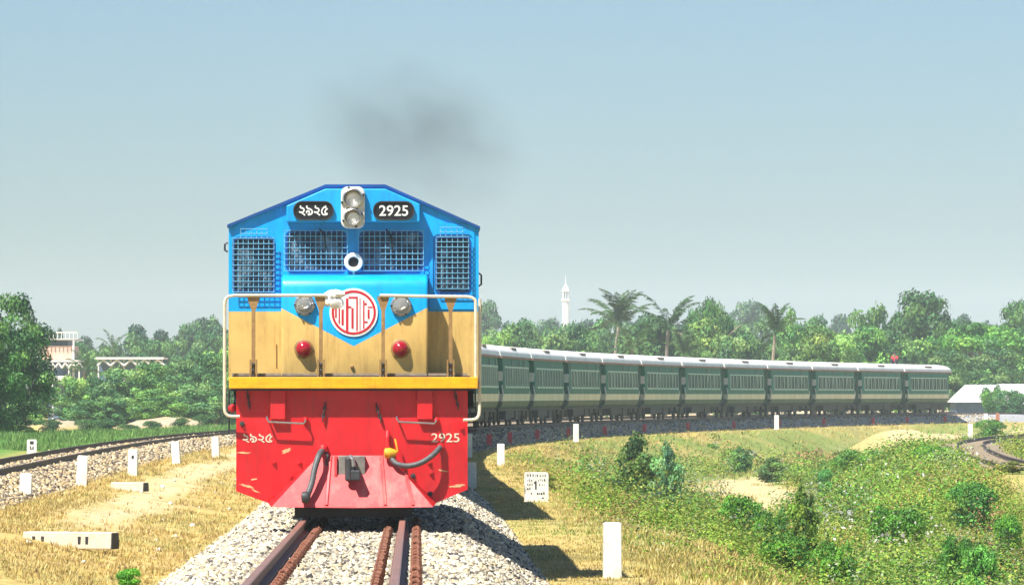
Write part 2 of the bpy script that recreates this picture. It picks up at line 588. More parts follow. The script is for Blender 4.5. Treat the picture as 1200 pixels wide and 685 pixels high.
# coaches
def coach_mat():
    m, t, b = base_mat('coach_paint')
    tc = N(t, 'ShaderNodeTexCoord')
    sp = N(t, 'ShaderNodeSeparateXYZ')
    t.links.new(tc.outputs['Object'], sp.inputs[0])
    def above(z):
        g = N(t, 'ShaderNodeMath', operation='GREATER_THAN')
        g.inputs[1].default_value = z
        t.links.new(sp.outputs[2], g.inputs[0])
        return g.outputs[0]
    n1 = noise(t, 1.2, 5, 0.65)
    n2 = noise(t, 1.6, 6, 0.7, stretch=(1, 2.0, 0.25))
    green = mixc(t, ramp(t, n1, 0.3, 0.7), (0.003, 0.125, 0.092), (0.009, 0.185, 0.135))
    cream = mixc(t, ramp(t, n1, 0.3, 0.7), (0.66, 0.62, 0.44), (0.78, 0.74, 0.58))
    skirt = mixc(t, ramp(t, n1, 0.3, 0.7), (0.05, 0.10, 0.075), (0.10, 0.15, 0.11))
    c = mixc(t, above(1.08), skirt, cream)
    c = mixc(t, above(1.38), c, green)
    c = mixc(t, ramp(t, n2, 0.5, 0.75, 0, 0.25), c, (0.10, 0.11, 0.08))
    t.links.new(c, b.inputs['Base Color'])
    b.inputs['Roughness'].default_value = 0.6
    b.inputs['Specular IOR Level'].default_value = 0.2
coach_mat()
plain('coach_end', (0.012, 0.085, 0.055), 0.5, 0.3, 3, dirt=(0.05, 0.05, 0.035), dirt_amt=0.4)
plain('coach_roof', (0.84, 0.83, 0.81), 0.5, 0.10, 1.4, dirt=(0.50, 0.44, 0.39), dirt_amt=0.35, streak=(1, 0.5, 1))
plain('coach_gutter', (0.30, 0.14, 0.10), 0.7, 0.4, 3, dirt=(0.5, 0.36, 0.30), dirt_amt=0.6)
plain('coach_frame', (0.42, 0.60, 0.50), 0.5, 0.2, 5)
plain('coach_black', (0.012, 0.013, 0.016), 0.7, 0.3, 6, dirt=(0.05, 0.045, 0.04), dirt_amt=0.4)
plain('vent_brown', (0.26, 0.21, 0.17), 0.7, 0.3, 6)
plain('bark', (0.16, 0.115, 0.08), 0.9, 0.4, 5, dirt=(0.06, 0.045, 0.03), bmp=0.5)
plain('bark_pale', (0.30, 0.25, 0.19), 0.9, 0.35, 5, dirt=(0.12, 0.09, 0.06), bmp=0.5)
plain('plaster', (0.70, 0.69, 0.66), 0.85, 0.15, 1.5, dirt=(0.34, 0.32, 0.28), dirt_amt=0.5)
plain('plaster_pink', (0.72, 0.45, 0.35), 0.85, 0.2, 1.5, dirt=(0.40, 0.30, 0.24), dirt_amt=0.4)
plain('brick_red', (0.42, 0.17, 0.10), 0.85, 0.3, 3)
plain('tin_roof', (0.74, 0.74, 0.73), 0.45, 0.12, 1.2, metal=0.1, dirt=(0.45, 0.42, 0.38), dirt_amt=0.4)
plain('blue_grey', (0.10, 0.16, 0.24), 0.6, 0.3, 2)
plain('skin', (0.22, 0.11, 0.065), 0.6, 0.15, 30)
plain('shirt_red', (0.60, 0.02, 0.04), 0.85, 0.2, 25)
plain('trousers', (0.03, 0.03, 0.05), 0.9, 0.3, 20)
plain('hair', (0.012, 0.010, 0.009), 0.6, 0.3, 40)

# ================================================================== TERRAIN
def axis(parts):
    out = [parts[0][0]]
    for a, b, st in parts:
        n = max(1, int(round((b - a) / st)))
        out += list(np.linspace(a, b, n + 1)[1:])
    return np.array(out)

def ground_color(x, y):
    l = lat(x, y)
    n1 = fbm(x, y, 5.0, 21); n2 = fbm(x, y, 1.3, 31); n3 = fbm(x, y, 18.0, 41)
    dry = np.array([0.50, 0.37, 0.135]); sand = np.array([0.60, 0.48, 0.29]); green = np.array([0.17, 0.245, 0.055])
    olive = np.array([0.33, 0.30, 0.10]); soil = np.array([0.26, 0.19, 0.12])
    c = dry[None] * np.ones((x.size, 1))
    def lay(c, col, m): return c * (1 - m[:, None]) + col[None] * m[:, None]
    c = lay(c, olive, 0.6 * sstep(0.45, 0.7, n1))
    c = lay(c, soil, 0.5 * sstep(0.62, 0.8, n2))
    right = sstep(2.5, 4.5, l)
    c = lay(c, green, right * (0.25 + 0.6 * sstep(0.42, 0.62, n3)))
    # trodden footpath between the two lines
    d = np.abs(l - (-4.1 + 0.8 * (fbm(x * 0 + 3, y, 30, 61) - 0.5) * 2))
    c = lay(c, sand, 0.9 * (1 - sstep(0.15, 0.55, d + 0.5 * (n2 - 0.5))) * sstep(70, 84, y))
    # bare sandy floor of the hollow, and the sand heap
    c = lay(c, sand * np.array([0.95, 0.93, 0.85]), 0.85 * sstep(0.35, 0.9, sand_mask(x, y) + 0.7 * (n1 - 0.5) + 0.4 * (n2 - 0.5)))
    beyond = sstep(-9.2, -10.6, l) * (x < -4)
    c = lay(c, np.array([0.10, 0.23, 0.045]), beyond * sstep(300, 270, y))
    c = lay(c, sand * 0.85, sstep(-8.5, -10.5, l) * (x > -8) * sstep(150, 200, y))
    c = lay(c, np.array([0.46, 0.37, 0.26]), sstep(0.35, 0.7, np.exp(-((x + 24.5) / 1.8) ** 2 - ((y - 299) / 5) ** 2) + np.exp(-((x + 19.5) / 4.5) ** 2 - ((y - 316) / 6) ** 2) + 0.9 * (n1 - 0.5) + 0.5 * (n2 - 0.5)))
    c = lay(c, sand * 0.9, sstep(6, 8, np.abs(l)) * sstep(300, 380, y) * (l > 0) * 0.7)
    return c

gx = axis([(-1500, -300, 120), (-300, -80, 12), (-80, -32, 3), (-32, 32, 0.5), (32, 80, 2), (80, 300, 11), (300, 1500, 120)])
gy = axis([(-60, 30, 10), (30, 130, 0.8), (130, 340, 2.0), (340, 600, 8), (600, 1200, 40), (1200, 2600, 140)])
GX, GY = np.meshgrid(gx, gy)
fx_, fy_ = GX.ravel(), GY.ravel()
GV = np.stack([fx_, fy_, gz(fx_, fy_)], 1)
nx, ny = len(gx), len(gy)
ii = (np.arange(ny - 1)[:, None] * nx + np.arange(nx - 1)[None]).ravel()
GF = np.stack([ii, ii + 1, ii + nx + 1, ii + nx], 1)
tag(np_mesh('ground', GV, GF, 'ground', ground_color(fx_, fy_), smooth=True), kind='structure')

# ================================================================== TRACKS
def sweep(profile, pts, z0=0.0, closed=True):
    """profile: (lateral, z) swept along (x, y, slope) points"""
    mb = MB()
    k = len(profile)
    vv = []
    for x, y, g in pts:
        l = math.hypot(1, g)
        for o, z in profile:
            vv.append((x + o / l, y - o * g / l, z + z0))
    ff = []
    m = k if closed else k - 1
    for i in range(len(pts) - 1):
        for j in range(m):
            ff.append((i * k + j, i * k + (j + 1) % k, (i + 1) * k + (j + 1) % k, (i + 1) * k + j))
    if closed:
        ff.append(tuple(range(k))); ff.append(tuple((len(pts) - 1) * k + j for j in range(k))[::-1])
    return mb.add(vv, ff)

RAIL = [(-0.060, -0.127), (0.060, -0.127), (0.060, -0.117), (0.010, -0.100), (0.010, -0.034), (0.032, -0.026),
        (0.033, -0.006), (0.024, 0.0), (-0.024, 0.0), (-0.033, -0.006), (-0.032, -0.026), (-0.010, -0.034), (-0.010, -0.100), (-0.060, -0.117)]
BED = [(-2.25, -0.78), (-2.0, -0.66), (-1.22, -0.19), (-1.05, -0.155), (-0.62, -0.135), (0, -0.15), (0.62, -0.135), (1.05, -0.155), (1.22, -0.19), (2.0, -0.66), (2.25, -0.78)]
BED2 = [(-2.6, -0.85), (-1.25, -0.17), (-0.62, -0.13), (0, -0.145), (0.62, -0.13), (1.15, -0.15), (1.9, -0.36), (2.4, -0.56)]

main_near = off_path(0, 22, 520, 2.5)
main_pts = off_path(0, 22, 620, 2.5)
tag(sweep(BED, off_path(0, 22, 150, 2.5), closed=False).build('ballast_bed', 'ballast', smooth=True), kind='structure')
tag(sweep(BED, off_path(0, 150, 620, 2.5), closed=False).build('ballast_bed', 'ballast_shade', smooth=True), kind='structure')
tag(sweep(BED2, off_path(OFF2, 60, 620, 2.5), closed=False).build('ballast_bed', 'ballast_old', smooth=True), kind='structure')

def two_rails(root, off, y0, y1, mat):
    for s in (-1, 1):
        o = sweep(RAIL, off_path(off + s * 0.533, y0, y1, 1.5)).build('rail', mat, root)
        if mat == 'rail_rust':
            o.data.materials.append(MATS['rail_head'])
            for p in o.data.polygons:
                if p.normal.z > 0.6 and p.center.z > -0.01: p.material_index = 1

main_track = empty('railway_track', (LX, 60, 0), 0, 'rusty rails in fresh pale ballast under the blue and red locomotive', 'railway track')
main_track.location = (0, 0, 0)
two_rails(main_track, 0, 22, 620, 'rail_rust')
clip = MB()
clip.tube([(-0.045, -0.055, 0.0), (-0.045, 0.04, 0.012), (-0.02, 0.07, 0.03), (0.012, 0.05, 0.036), (0.02, -0.02, 0.03), (0.03, -0.06, 0.022), (0.048, -0.05, 0.012), (0.05, 0.03, 0.0)], 0.014, 6)
clip.box(-0.05, 0.05, -0.05, 0.05, -0.05, 0.004)
clip_me = clip.mesh('rail_clip', smooth=True)
clip_me.materials.append(MATS['clip_rust'])
y = 33.0
while y < 64.0:
    for s in (-1, 1):
        for q in (-1, 1):
            if s < 0 and q < 0: continue          # buried in the shoulder stones
            off = s * 0.533 + q * 0.150
            g = float(slope(y))
            inst('rail_clip', clip_me, main_track, (float(cxs(y)) + off, y + random.uniform(-.02, .02), -0.108), (0, 0, -math.atan(g) + (math.pi if q < 0 else 0) + random.uniform(-.12, .12)), (0.82, 0.8, random.uniform(0.8, 1.25)))
    y += 0.62

second_track = empty('railway_track', (0, 0, 0), 0, 'dark empty track curving past the white posts beside the field', 'railway track')
two_rails(second_track, OFF2, 60, 620, 'rail_dark')
sleeper = MB(); sleeper.prism([(-0.95, -0.20), (0.95, -0.20), (0.93, -0.115), (-0.93, -0.115)], -0.11, 0.11)
sleeper_me = sleeper.mesh('sleeper'); 
plain('sleeper_dark', (0.06, 0.05, 0.045), 0.9, 0.4, 6)
sleeper_me.materials.append(MATS['sleeper_dark'])
for x, y, g in off_path(OFF2, 84, 230, 0.68):
    inst('sleeper', sleeper_me, second_track, (x, y, 0), (0, 0, -math.atan(g)))

siding = empty('railway_track', (0, 0, 0), 0, 'small dark siding bending through the scrub by a white post', 'railway track')
ys_ = np.linspace(156, 308, 70)
sx_ = np.interp(ys_, SIDY, SIDX)
for _ in range(6):
    sx_[1:-1] = (sx_[:-2] + 2 * sx_[1:-1] + sx_[2:]) / 4
sg_ = np.gradient(sx_, ys_)
spts = list(zip(sx_, ys_, sg_))
for s in (-1, 1):
    pp = [(x + s * 0.533 / math.hypot(1, g), yy, g) for x, yy, g in spts]
    sweep(RAIL, pp, SID_Z).build('rail', 'rail_dark', siding)
tag(sweep([(-1.6, -0.26), (-1.1, -0.13), (1.1, -0.13), (1.6, -0.26)], spts, SID_Z, closed=False).build('ballast_bed', 'ballast_old', smooth=True), kind='structure')

# ---- loose ballast stones (too many and too small to be told apart)
CUBE_V = np.array([(-1, -1, -1), (1, -1, -1), (1, 1, -1), (-1, 1, -1), (-1, -1, 1), (1, -1, 1), (1, 1, 1), (-1, 1, 1)], float) * 0.62
CUBE_F = np.array([(3, 2, 1, 0), (4, 5, 6, 7), (0, 1, 5, 4), (1, 2, 6, 5), (2, 3, 7, 6), (3, 0, 4, 7)])
def rot_mats(n):
    q = rng.normal(size=(n, 4)); q /= np.linalg.norm(q, axis=1)[:, None]
    w, x, y, z = q.T
    return np.stack([np.stack([1-2*(y*y+z*z), 2*(x*y-w*z), 2*(x*z+w*y)], 1), np.stack([2*(x*y+w*z), 1-2*(x*x+z*z), 2*(y*z-w*x)], 1),
                     np.stack([2*(x*z-w*y), 2*(y*z+w*x), 1-2*(x*x+y*y)], 1)], 1)
def stones(name, P, size, cols, label, mat='stone'):
    n = len(P)
    base = CUBE_V[None] * (1 + rng.uniform(-0.38, 0.3, (n, 8, 1))) * rng.uniform(0.65, 1.25, (n, 1, 3))
    V = np.einsum('nij,nkj->nki', rot_mats(n), base) * size[:, None, None] + P[:, None]
    Fq = (CUBE_F[None] + (np.arange(n) * 8)[:, None, None]).reshape(-1, 4)
    return tag(np_mesh(name, V.reshape(-1, 3), Fq, mat, np.repeat(cols, 8, 0)), label, 'ballast', kind='stuff')
PAL = np.array([srgb(206, 196, 172), srgb(188, 178, 156), srgb(222, 212, 190), srgb(150, 142, 128), srgb(112, 106, 100), srgb(196, 176, 140), srgb(70, 66, 64)])
def pick(n, w):
    w = np.array(w, float); w /= w.sum()
    c = PAL[rng.choice(len(PAL), n, p=w)]
    return c * rng.uniform(0.8, 1.15, (n, 1))
bl, bz = np.array([p[0] for p in BED]), np.array([p[1] for p in BED])
n = 62000
yy = rng.uniform(0, 1, n) ** 1.6 * 84 + 36
ll = rng.uniform(-2.1, 2.1, n)
keep = (np.abs(np.abs(ll) - 0.533) > 0.085) & ~((yy > 72) & (np.abs(ll) < 1.0))
yy, ll = yy[keep], ll[keep]
near_clip = np.abs(np.abs(np.abs(ll) - 0.533) - 0.15) < 0.06
P = np.stack([cxs(yy) + ll, yy, np.interp(ll, bl, bz) - 0.004 - 0.012 * near_clip], 1)
stones('ballast_stones', P, rng.uniform(0.017, 0.034, len(P)) * (1 + (yy - 36) / 110), pick(len(P), (4, 4, 3, 2.6, 1.8, 3, 1.8)) * np.where(np.abs(ll) < 0.75, rng.uniform(0.8, 1.0, len(P)), 1)[:, None], 'pale crushed ballast stones heaped round the rusty near rails')
b2l, b2z = np.array([p[0] for p in BED2]), np.array([p[1] for p in BED2])
n = 24000
yy = rng.uniform(0, 1, n) ** 1.5 * 130 + 82
ll = rng.uniform(-1.2, 2.25, n)
k_ = np.abs(np.abs(ll) - 0.533) > 0.09; yy, ll = yy[k_], ll[k_]; n = len(yy)
P = np.stack([cxs(yy) + OFF2 + ll, yy, np.interp(ll, b2l, b2z)], 1)
stones('ballast_stones', P, rng.uniform(0.022, 0.05, n) * (1 + (yy - 82) / 200), pick(n, (1.4, 2, 0.8, 3, 2.4, 3, 1.6)) * np.array([0.95, 0.86, 0.74]), 'brownish loose stones on the ballast slope below the white posts')

n = 11000
yy = rng.uniform(0, 1, n) ** 1.1 * 270 + 140
ll = rng.uniform(0.75, 2.25, n)
g_ = slope(yy); h_ = np.hypot(1, g_)
P = np.stack([cxs(yy) + ll / h_, yy - ll * g_ / h_, np.interp(ll, bl, bz)], 1)
stones('ballast_stones', P, rng.uniform(0.045, 0.085, n), pick(n, (2, 3, 1, 3, 2, 2, 1)) * np.array([0.92, 0.88, 0.82]), 'grey-brown ballast stones along the foot of the coaches')

# ================================================================== LOCOMOTIVE (front at y = 0, rail head at z = 0)
def L(px, py, yl=0.0):
    Y = 60.0 + yl
    return (px - 600.0) * Y / F - LX - S0 * yl, CAM_Z + (HOR - py) * Y / F
def L3(px, py, yl=0.0):
    x, z = L(px, py, yl)
    return (x, yl, z)
def rrect(x0, x1, z0, z1, r, n=5):
    pts = []
    for cx_, cz, a in ((x1 - r, z1 - r, 0), (x0 + r, z1 - r, 90), (x0 + r, z0 + r, 180), (x1 - r, z0 + r, 270)):
        for k in range(n + 1):
            t = R(a + 90 * k / n)
            pts.append((cx_ + r * math.cos(t), cz + r * math.sin(t)))
    return pts
def circ(cx_, cz, r, n=32):
    return [(cx_ + r * math.cos(2 * math.pi * k / n), cz + r * math.sin(2 * math.pi * k / n)) for k in range(n)]

loco = empty('locomotive', (LX, 60, 0), -math.atan(S0), 'blue, tan and red diesel locomotive numbered 2925 heading the train', 'locomotive')
CW = 0.85           # cab front wall
# --- cab shell
eL, eR = L(268, 264.5, CW), L(561, 266.5, CW)
tL, tR = L(381.5, 218.5, CW), L(451.5, 218.5, CW)
floor_z = 1.50
outline = [(eL[0], floor_z), (eR[0], floor_z), (eR[0], eR[1]), tR, tL, (eL[0], eL[1])]
def winrect(x0, x1, y0, y1, r):
    a, b = L(x0, y1, CW), L(x1, y0, CW)
    return (a[0], b[0], a[1], b[1], r)
WINS = [winrect(273.5, 320.5, 279, 342, 0.05), winrect(336, 404, 271.5, 316.5, 0.06), winrect(422.5, 494, 271.5, 316.5, 0.06), winrect(511, 550, 277.5, 342, 0.05)]
shape2d('cab_front', [outline] + [rrect(*w) for w in WINS], 0.06, 'cab_paint', loco, CW)
for (x0, x1, z0, z1, r) in WINS:
    w = shape2d('window', [rrect(x0 - 0.015, x1 + 0.015, z0 - 0.015, z1 + 0.015, r + 0.012), rrect(x0 + 0.012, x1 - 0.012, z0 + 0.012, z1 - 0.012, r - 0.01)], 0.025, 'blue_trim', loco, CW - 0.012)
    g = MB(); g.prism(rrect(x0 - 0.01, x1 + 0.01, z0 - 0.01, z1 + 0.01, r), CW + 0.030, CW + 0.042)
    g.build('pane', 'cab_glass', w)
# cab sides, rear and roof
cs = MB()
cs.box(eL[0], eL[0] + 0.05, CW + 0.06, 3.2, floor_z, eL[1] - 0.01)
cs.build('cab_side', 'cab_paint', loco)
cs = MB()
cs.box(eR[0] - 0.05, eR[0], CW + 0.06, 3.2, floor_z, eR[1] - 0.01)
cs.build('cab_side', 'cab_paint', loco)
MB().box(eL[0] + 0.05, eR[0] - 0.05, 3.15, 3.2, floor_z, 3.0).build('cab_rear_wall', 'cab_paint', loco)
MB().box(eL[0] + 0.06, eR[0] - 0.06, CW + 0.5, CW + 0.52, floor_z, 3.0).build('cab_bulkhead', 'cab_dark', loco)
rf = MB()
o1 = [(eL[0] - 0.015, eL[1] - 0.02), (eL[0] - 0.015, eL[1] + 0.012), (tL[0], tL[1] + 0.022), (tR[0], tR[1] + 0.022), (eR[0] + 0.015, eR[1] + 0.012), (eR[0] + 0.015, eR[1] - 0.02), (tR[0], tR[1] - 0.012), (tL[0], tL[1] - 0.012)]
rf.prism(o1, CW - 0.05, 3.25)
rf.build('cab_roof', 'blue_trim', loco, smooth=False)
# side details of the cab: catch on the left edge, mirror on the right
MB().tube([L3(267, 284, CW + .3), L3(263.5, 286, CW + .3), L3(263.5, 293, CW + .3), L3(267, 295, CW + .3)], 0.013, 6).build('grab_handle', 'dark_steel', loco)
MB().tube([L3(561, 320, CW + .2), L3(564, 322, CW + .2), L3(564, 333, CW + .2), L3(561, 335, CW + .2)], 0.012, 6).build('grab_handle', 'dark_steel', loco)
m_ = MB(); a = L(561, 361, CW + .2); m_.box(a[0], a[0] + 0.035, CW + .15, CW + .3, a[1] - 0.04, a[1] + 0.04)
m_.build('door_hinge', 'black_paint', loco, bevel=0.008)

# --- wire guards over the windows
def guard(px0, px1, py0, py1, nx_, nz, yl, name='window_grille', clip_top=None):
    a, b = L(px0, py1, yl), L(px1, py0, yl)
    g = MB(); t = 0.0037
    for i in range(nx_ + 1):
        x = a[0] + (b[0] - a[0]) * i / nx_
        z1 = b[1]; z0 = a[1]
        if clip_top and (i in clip_top[0]): z1 -= clip_top[1]
        g.box(x - t, x + t, yl - t, yl + t, z0, z1)
    for j in range(nz + 1):
        z = a[1] + (b[1] - a[1]) * j / nz
        g.box(a[0] - 0.006, b[0] + 0.006, yl - t - 0.0095, yl - t - 0.0003, z - t, z + t)
    return g.build(name, 'grille_wire', loco)
guard(273, 321, 279, 342, 8, 10, CW - 0.07)
guard(282, 313, 268, 279, 5, 2, CW - 0.072)
guard(333, 407, 270, 317, 12, 7, CW - 0.075)
guard(420, 496, 270, 317, 12, 7, CW - 0.075)
guard(511, 549, 277, 338, 6, 10, CW - 0.07)
guard(516, 542, 266, 277, 4, 2, CW - 0.072)
# door panel round the right-hand window, a little proud
a, b = L(503, 362, CW), L(556, 259, CW)
wR = WINS[3]
shape2d('door_panel', [[(a[0], a[1]), (b[0], a[1]), (b[0], b[1] - 0.04), (a[0], b[1])], rrect(wR[0] - .035, wR[1] + .035, wR[2] - .03, wR[3] + .03, .06)], 0.014, 'blue_paint', loco, CW - 0.014)

# --- brow box with number boards and headlights
BY = CW - 0.20
b0, b1 = L(335.5, 260, BY), L(492, 260, BY)
zs = lambda x: tL[1] - 0.03 - max(0.0, abs(x - (tL[0] + tR[0]) / 2) - (tR[0] - tL[0]) / 2) * ((tR[1] - eR[1]) / (eR[0] - tR[0]))
br = MB()
br.prism([(b0[0], b0[1]), (b1[0], b1[1]), (b1[0], zs(b1[0])), (tR[0], zs(tR[0])), (tL[0], zs(tL[0])), (b0[0], zs(b0[0]))], BY, CW - 0.001)
br.build('number_box', 'blue_paint', loco, bevel=0.012)
for (p0, p1, txt, tw, bold) in ((343.5, 391, '২৯২৫', 34, 0.012), (437, 485.5, '2925', 34, 0.012)):
    a, b = L(p0, 258, BY), L(p1, 235.5, BY)
    fr = shape2d('number_board', [rrect(a[0], b[0], a[1], b[1], 0.098, 8), rrect(a[0] + .012, b[0] - .012, a[1] + .012, b[1] - .012, 0.086, 8)], 0.035, 'dark_steel', loco, BY - 0.035)
    pl = MB(); pl.prism(rrect(a[0] + .011, b[0] - .011, a[1] + .011, b[1] - .011, 0.086, 8), BY - 0.018, BY - 0.001)
    pl.build('board_face', 'black_paint', fr)
    text_mesh('number_text', txt, (a[0] + b[0]) / 2, (a[1] + b[1]) / 2, tw * 60.6 / F, 12.5 * 60.6 / F, BY - 0.019, 'white_paint', fr, 0.004, bold)
# headlight housing with two lamps
a, b = L(399.5, 267.5, BY - .05), L(427.5, 218.5, BY - .05)
hh = MB(); hh.prism(rrect(a[0], b[0], a[1], b[1], 0.075, 6), BY - 0.07, BY + 0.1)
housing = hh.build('headlight_housing', 'housing', loco, bevel=0.012)
for py, rr in ((232.5, 0.112), (254.5, 0.098)):
    c = L(413.2, py, BY - .07)
    o = MB().lathe([(rr, 0.0), (rr, -0.035), (rr * 0.88, -0.042), (rr * 0.82, -0.03), (rr * .82, 0.0)], (c[0], BY - 0.07, c[1]), 'y', 28).build('headlight', 'steel', loco, smooth=True)
    MB().lathe([(rr * 0.80, -0.002), (rr * 0.80, -0.016), (rr * 0.5, -0.026), (0.012, -0.031)], (c[0], BY - 0.07, c[1]), 'y', 24).build('lens', 'lamp_glass', o, smooth=True)
    for k in range(4):
        t = R(90 * k + 20)
        MB().lathe([(0.014, 0), (0.014, -0.02), (0.008, -0.028)], (c[0] + rr * 1.1 * math.cos(t), BY - 0.07, c[1] + rr * 1.1 * math.sin(t)), 'y', 8).build('bolt', 'dark_steel', o)
# horn port between the middle windows
c = L(414.3, 307, CW - .1)
pt = MB().lathe([(0.105, 0.10), (0.105, -0.0), (0.095, -0.015), (0.065, -0.012), (0.055, 0.03), (0.05, 0.04)], (c[0], CW - .1, c[1]), 'y', 28).build('horn_port', 'white_paint', loco, smooth=True)
MB().lathe([(0.056, 0.028), (0.03, 0.022), (0.01, 0.02)], (c[0], CW - .1, c[1]), 'y', 20).build('horn_mouth', 'black_paint', pt)
MB().box(c[0] - 0.012, c[0] + 0.012, CW - .07, CW - .04, c[1] - 0.18, c[1] - 0.1).build('horn_stem', 'white_paint', pt)
# wipers
for (p0, p1) in (((374, 268), (380, 274)), ((452, 268), (458, 275))):
    MB().tube([L3(*p0, CW - .09), L3(*p1, CW - .1), (L(p1[0] + 2, p1[1] + 18, CW)[0], CW - .1, L(0, p1[1] + 18, CW)[1])], 0.009, 6).build('wiper', 'black_paint', loco)

# --- low nose with the V of the livery
NY = 0.42
a, b = L(329.5, 441, NY), L(501.5, 323, NY)
ns = MB()
prof = [(CW + 0.01, a[1] - 0.03), (NY, a[1] - 0.03), (NY, b[1] - 0.13), (NY + 0.03, b[1] - 0.055), (NY + 0.09, b[1] - 0.012), (NY + 0.17, b[1]), (CW + 0.01, b[1] + 0.03)]
ns.prism(prof, a[0], b[0], 'x')
nose = ns.build('nose', 'nose_paint', loco, bevel=0.03, seg=3, smooth=True)
# seams of the nose doors
for px in (329.5 + 4, 501.5 - 4):
    pass
MB().tube([L3(324, 403, CW - .005), L3(324, 430, CW - .005)], 0.006, 5).build('door_seam', 'tan_post', loco)
o = MB().lathe([(0.02, 0), (0.02, -0.02), (0.012, -0.03)], (L(412.5, 429.5, NY)[0], NY, L(412.5, 429.5, NY)[1]), 'y', 12).build('nose_latch', 'tan_post', nose)
# emblem: white disc, red ring, tall interlaced letters
ec = L(414.4, 365.8, NY - .02)
u = 60.4 / F
em = MB(); em.prism(circ(ec[0], ec[1], 28.3 * u, 40), NY - 0.014, NY - 0.0005)
emb = em.build('emblem', 'white_paint', loco)
ring = shape2d('emblem_ring', [circ(ec[0], ec[1], 25.9 * u, 44), circ(ec[0], ec[1], 23.3 * u, 44)], 0.004, 'emblem_red', emb, NY - 0.0185)
def strip(x0, y0, x1, y1, mat='emblem_red', yy_=0.0178):
    """zoomed emblem coordinates -> a thin painted bar"""
    q = lambda x, y: ((x - 468) / 10.54 * u + ec[0], -(y - 322) / 10.54 * u + ec[1])
    (xa, za), (xb, zb) = q(x0, y1), q(x1, y0)
    sm = MB(); sm.box(xa, xb, NY - yy_, NY - 0.0138, za, zb)
    sm.build('emblem_letter', mat, emb)
for s in ((238, 250, 258, 385), (282, 200, 298, 460), (318, 285, 344, 480), (372, 150, 402, 548), (404, 128, 518, 150, 'emblem_red', .0172), (440, 268, 466, 520),
          (404, 246, 438, 268, 'emblem_red', .0172), (500, 152, 518, 548), (538, 140, 552, 540, 'pale_red'), (584, 170, 600, 520), (604, 205, 630, 232), (640, 285, 664, 400), (604, 430, 640, 452), (640, 250, 700, 266, 'emblem_red', .0172)):
    strip(*s)
# round silver lamps and red tail lamps
for px, py in ((357, 357), (470, 358)):
    c = L(px, py, NY)
    o = MB().lathe([(0.115, 0.0), (0.115, -0.03), (0.10, -0.045), (0.088, -0.045)], (c[0], NY, c[1]), 'y', 26).build('marker_lamp', 'steel', loco, smooth=True)
    MB().lathe([(0.088, -0.03), (0.085, -0.05), (0.06, -0.075), (0.03, -0.088), (0.005, -0.092)], (c[0], NY, c[1]), 'y', 22).build('lens', 'lamp_glass', o, smooth=True)
    for k in range(6):
        t = R(60 * k)
        MB().lathe([(0.012, 0), (0.012, -0.05), (0.006, -0.056)], (c[0] + 0.108 * math.cos(t), NY, c[1] + 0.108 * math.sin(t)), 'y', 8).build('bolt', 'dark_steel', o)
for px, py in ((356, 408.5), (469, 408.5)):
    c = L(px, py, NY)
    o = MB().lathe([(0.105, 0.0), (0.105, -0.02), (0.09, -0.028)], (c[0], NY, c[1]), 'y', 26).build('tail_lamp', 'tan_post', loco, smooth=True)
    MB().lathe([(0.086, -0.02), (0.084, -0.05), (0.065, -0.085), (0.03, -0.105), (0.005, -0.11)], (c[0], NY, c[1]), 'y', 22).build('lens', 'red_lens', o, smooth=True)

# --- platform, yellow beam
a, b = L(268.5, 455, -.15), L(560, 441.5, -.15)
MB().box(a[0], b[0], -0.15, 0.02, a[1], b[1]).build('buffer_beam', 'yellow_paint', loco, bevel=0.008)
dk = L(0, 436.5, .2)[1]
MB().box(a[0] + 0.03, b[0] - 0.08, 0.021, 3.3, a[1] + 0.02, b[1] + 0.015).build('deck', 'dark_steel', loco)
for p0, p1 in ((272, 329), (330.5, 450), (452, 500), (502, 548)):
    q0, q1 = L(p0, 440.5, 0.03), L(p1, 437, 0.03)
    MB().box(q0[0], q1[0], 0.03, 0.10, b[1] + 0.016, q1[1]).build('kick_plate', 'grey_plate', loco)
MB().box(a[0] + 0.02, b[0] - 0.02, -0.13, 0.3, a[1] - 0.022, a[1] - 0.002).build('beam_lip', 'black_paint', loco)

# --- red pilot: upper plate, plough ramp, cheeks
pl_poly = [L(277, 456.5), L(548, 456.5), L(548, 573), L(511.5, 588.5), L(456, 533), L(374, 533), L(314, 588.5), L(277, 575)]
shape2d('pilot_plate', [pl_poly], 0.04, 'red_paint', loco, 0.0)
PYW = -0.38
rp = MB()
r0, r1, r2, r3 = L3(374, 533, 0.002), L3(456, 533, 0.002), L3(507.5, 593.5, PYW), L3(318, 593.5, PYW)
mid = L3(413, 594.5, PYW - 0.03)
rp.add([r0, r1, r2, mid, r3, (r0[0], 0.03, r0[2]), (r1[0], 0.03, r1[2]), (r2[0], PYW + .05, r2[2]), (mid[0], PYW + .05, mid[2]), (r3[0], PYW + .05, r3[2])],
       [(0, 1, 2, 3, 4), (9, 8, 7, 6, 5), (0, 5, 6, 1), (1, 6, 7, 2), (2, 7, 8, 3), (3, 8, 9, 4), (4, 9, 5, 0)])
plough = rp.build('plough', 'red_lit', loco)
for A, B, C in (((374, 533), (314, 588.5), (318, 593.5)), ((456, 533), (511.5, 588.5), (507.5, 593.5))):
    p, q, r = L3(*A, 0.004), L3(*B, 0.004), L3(*C, PYW)
    ck = MB(); ck.add([p, q, r, (p[0], .03, p[2]), (q[0], .03, q[2]), (r[0], PYW + .04, r[2] + .01)], [(0, 1, 2), (5, 4, 3), (0, 3, 4, 1), (1, 4, 5, 2), (2, 5, 3, 0)])
    ck.build('plough_cheek', 'red_paint', loco)
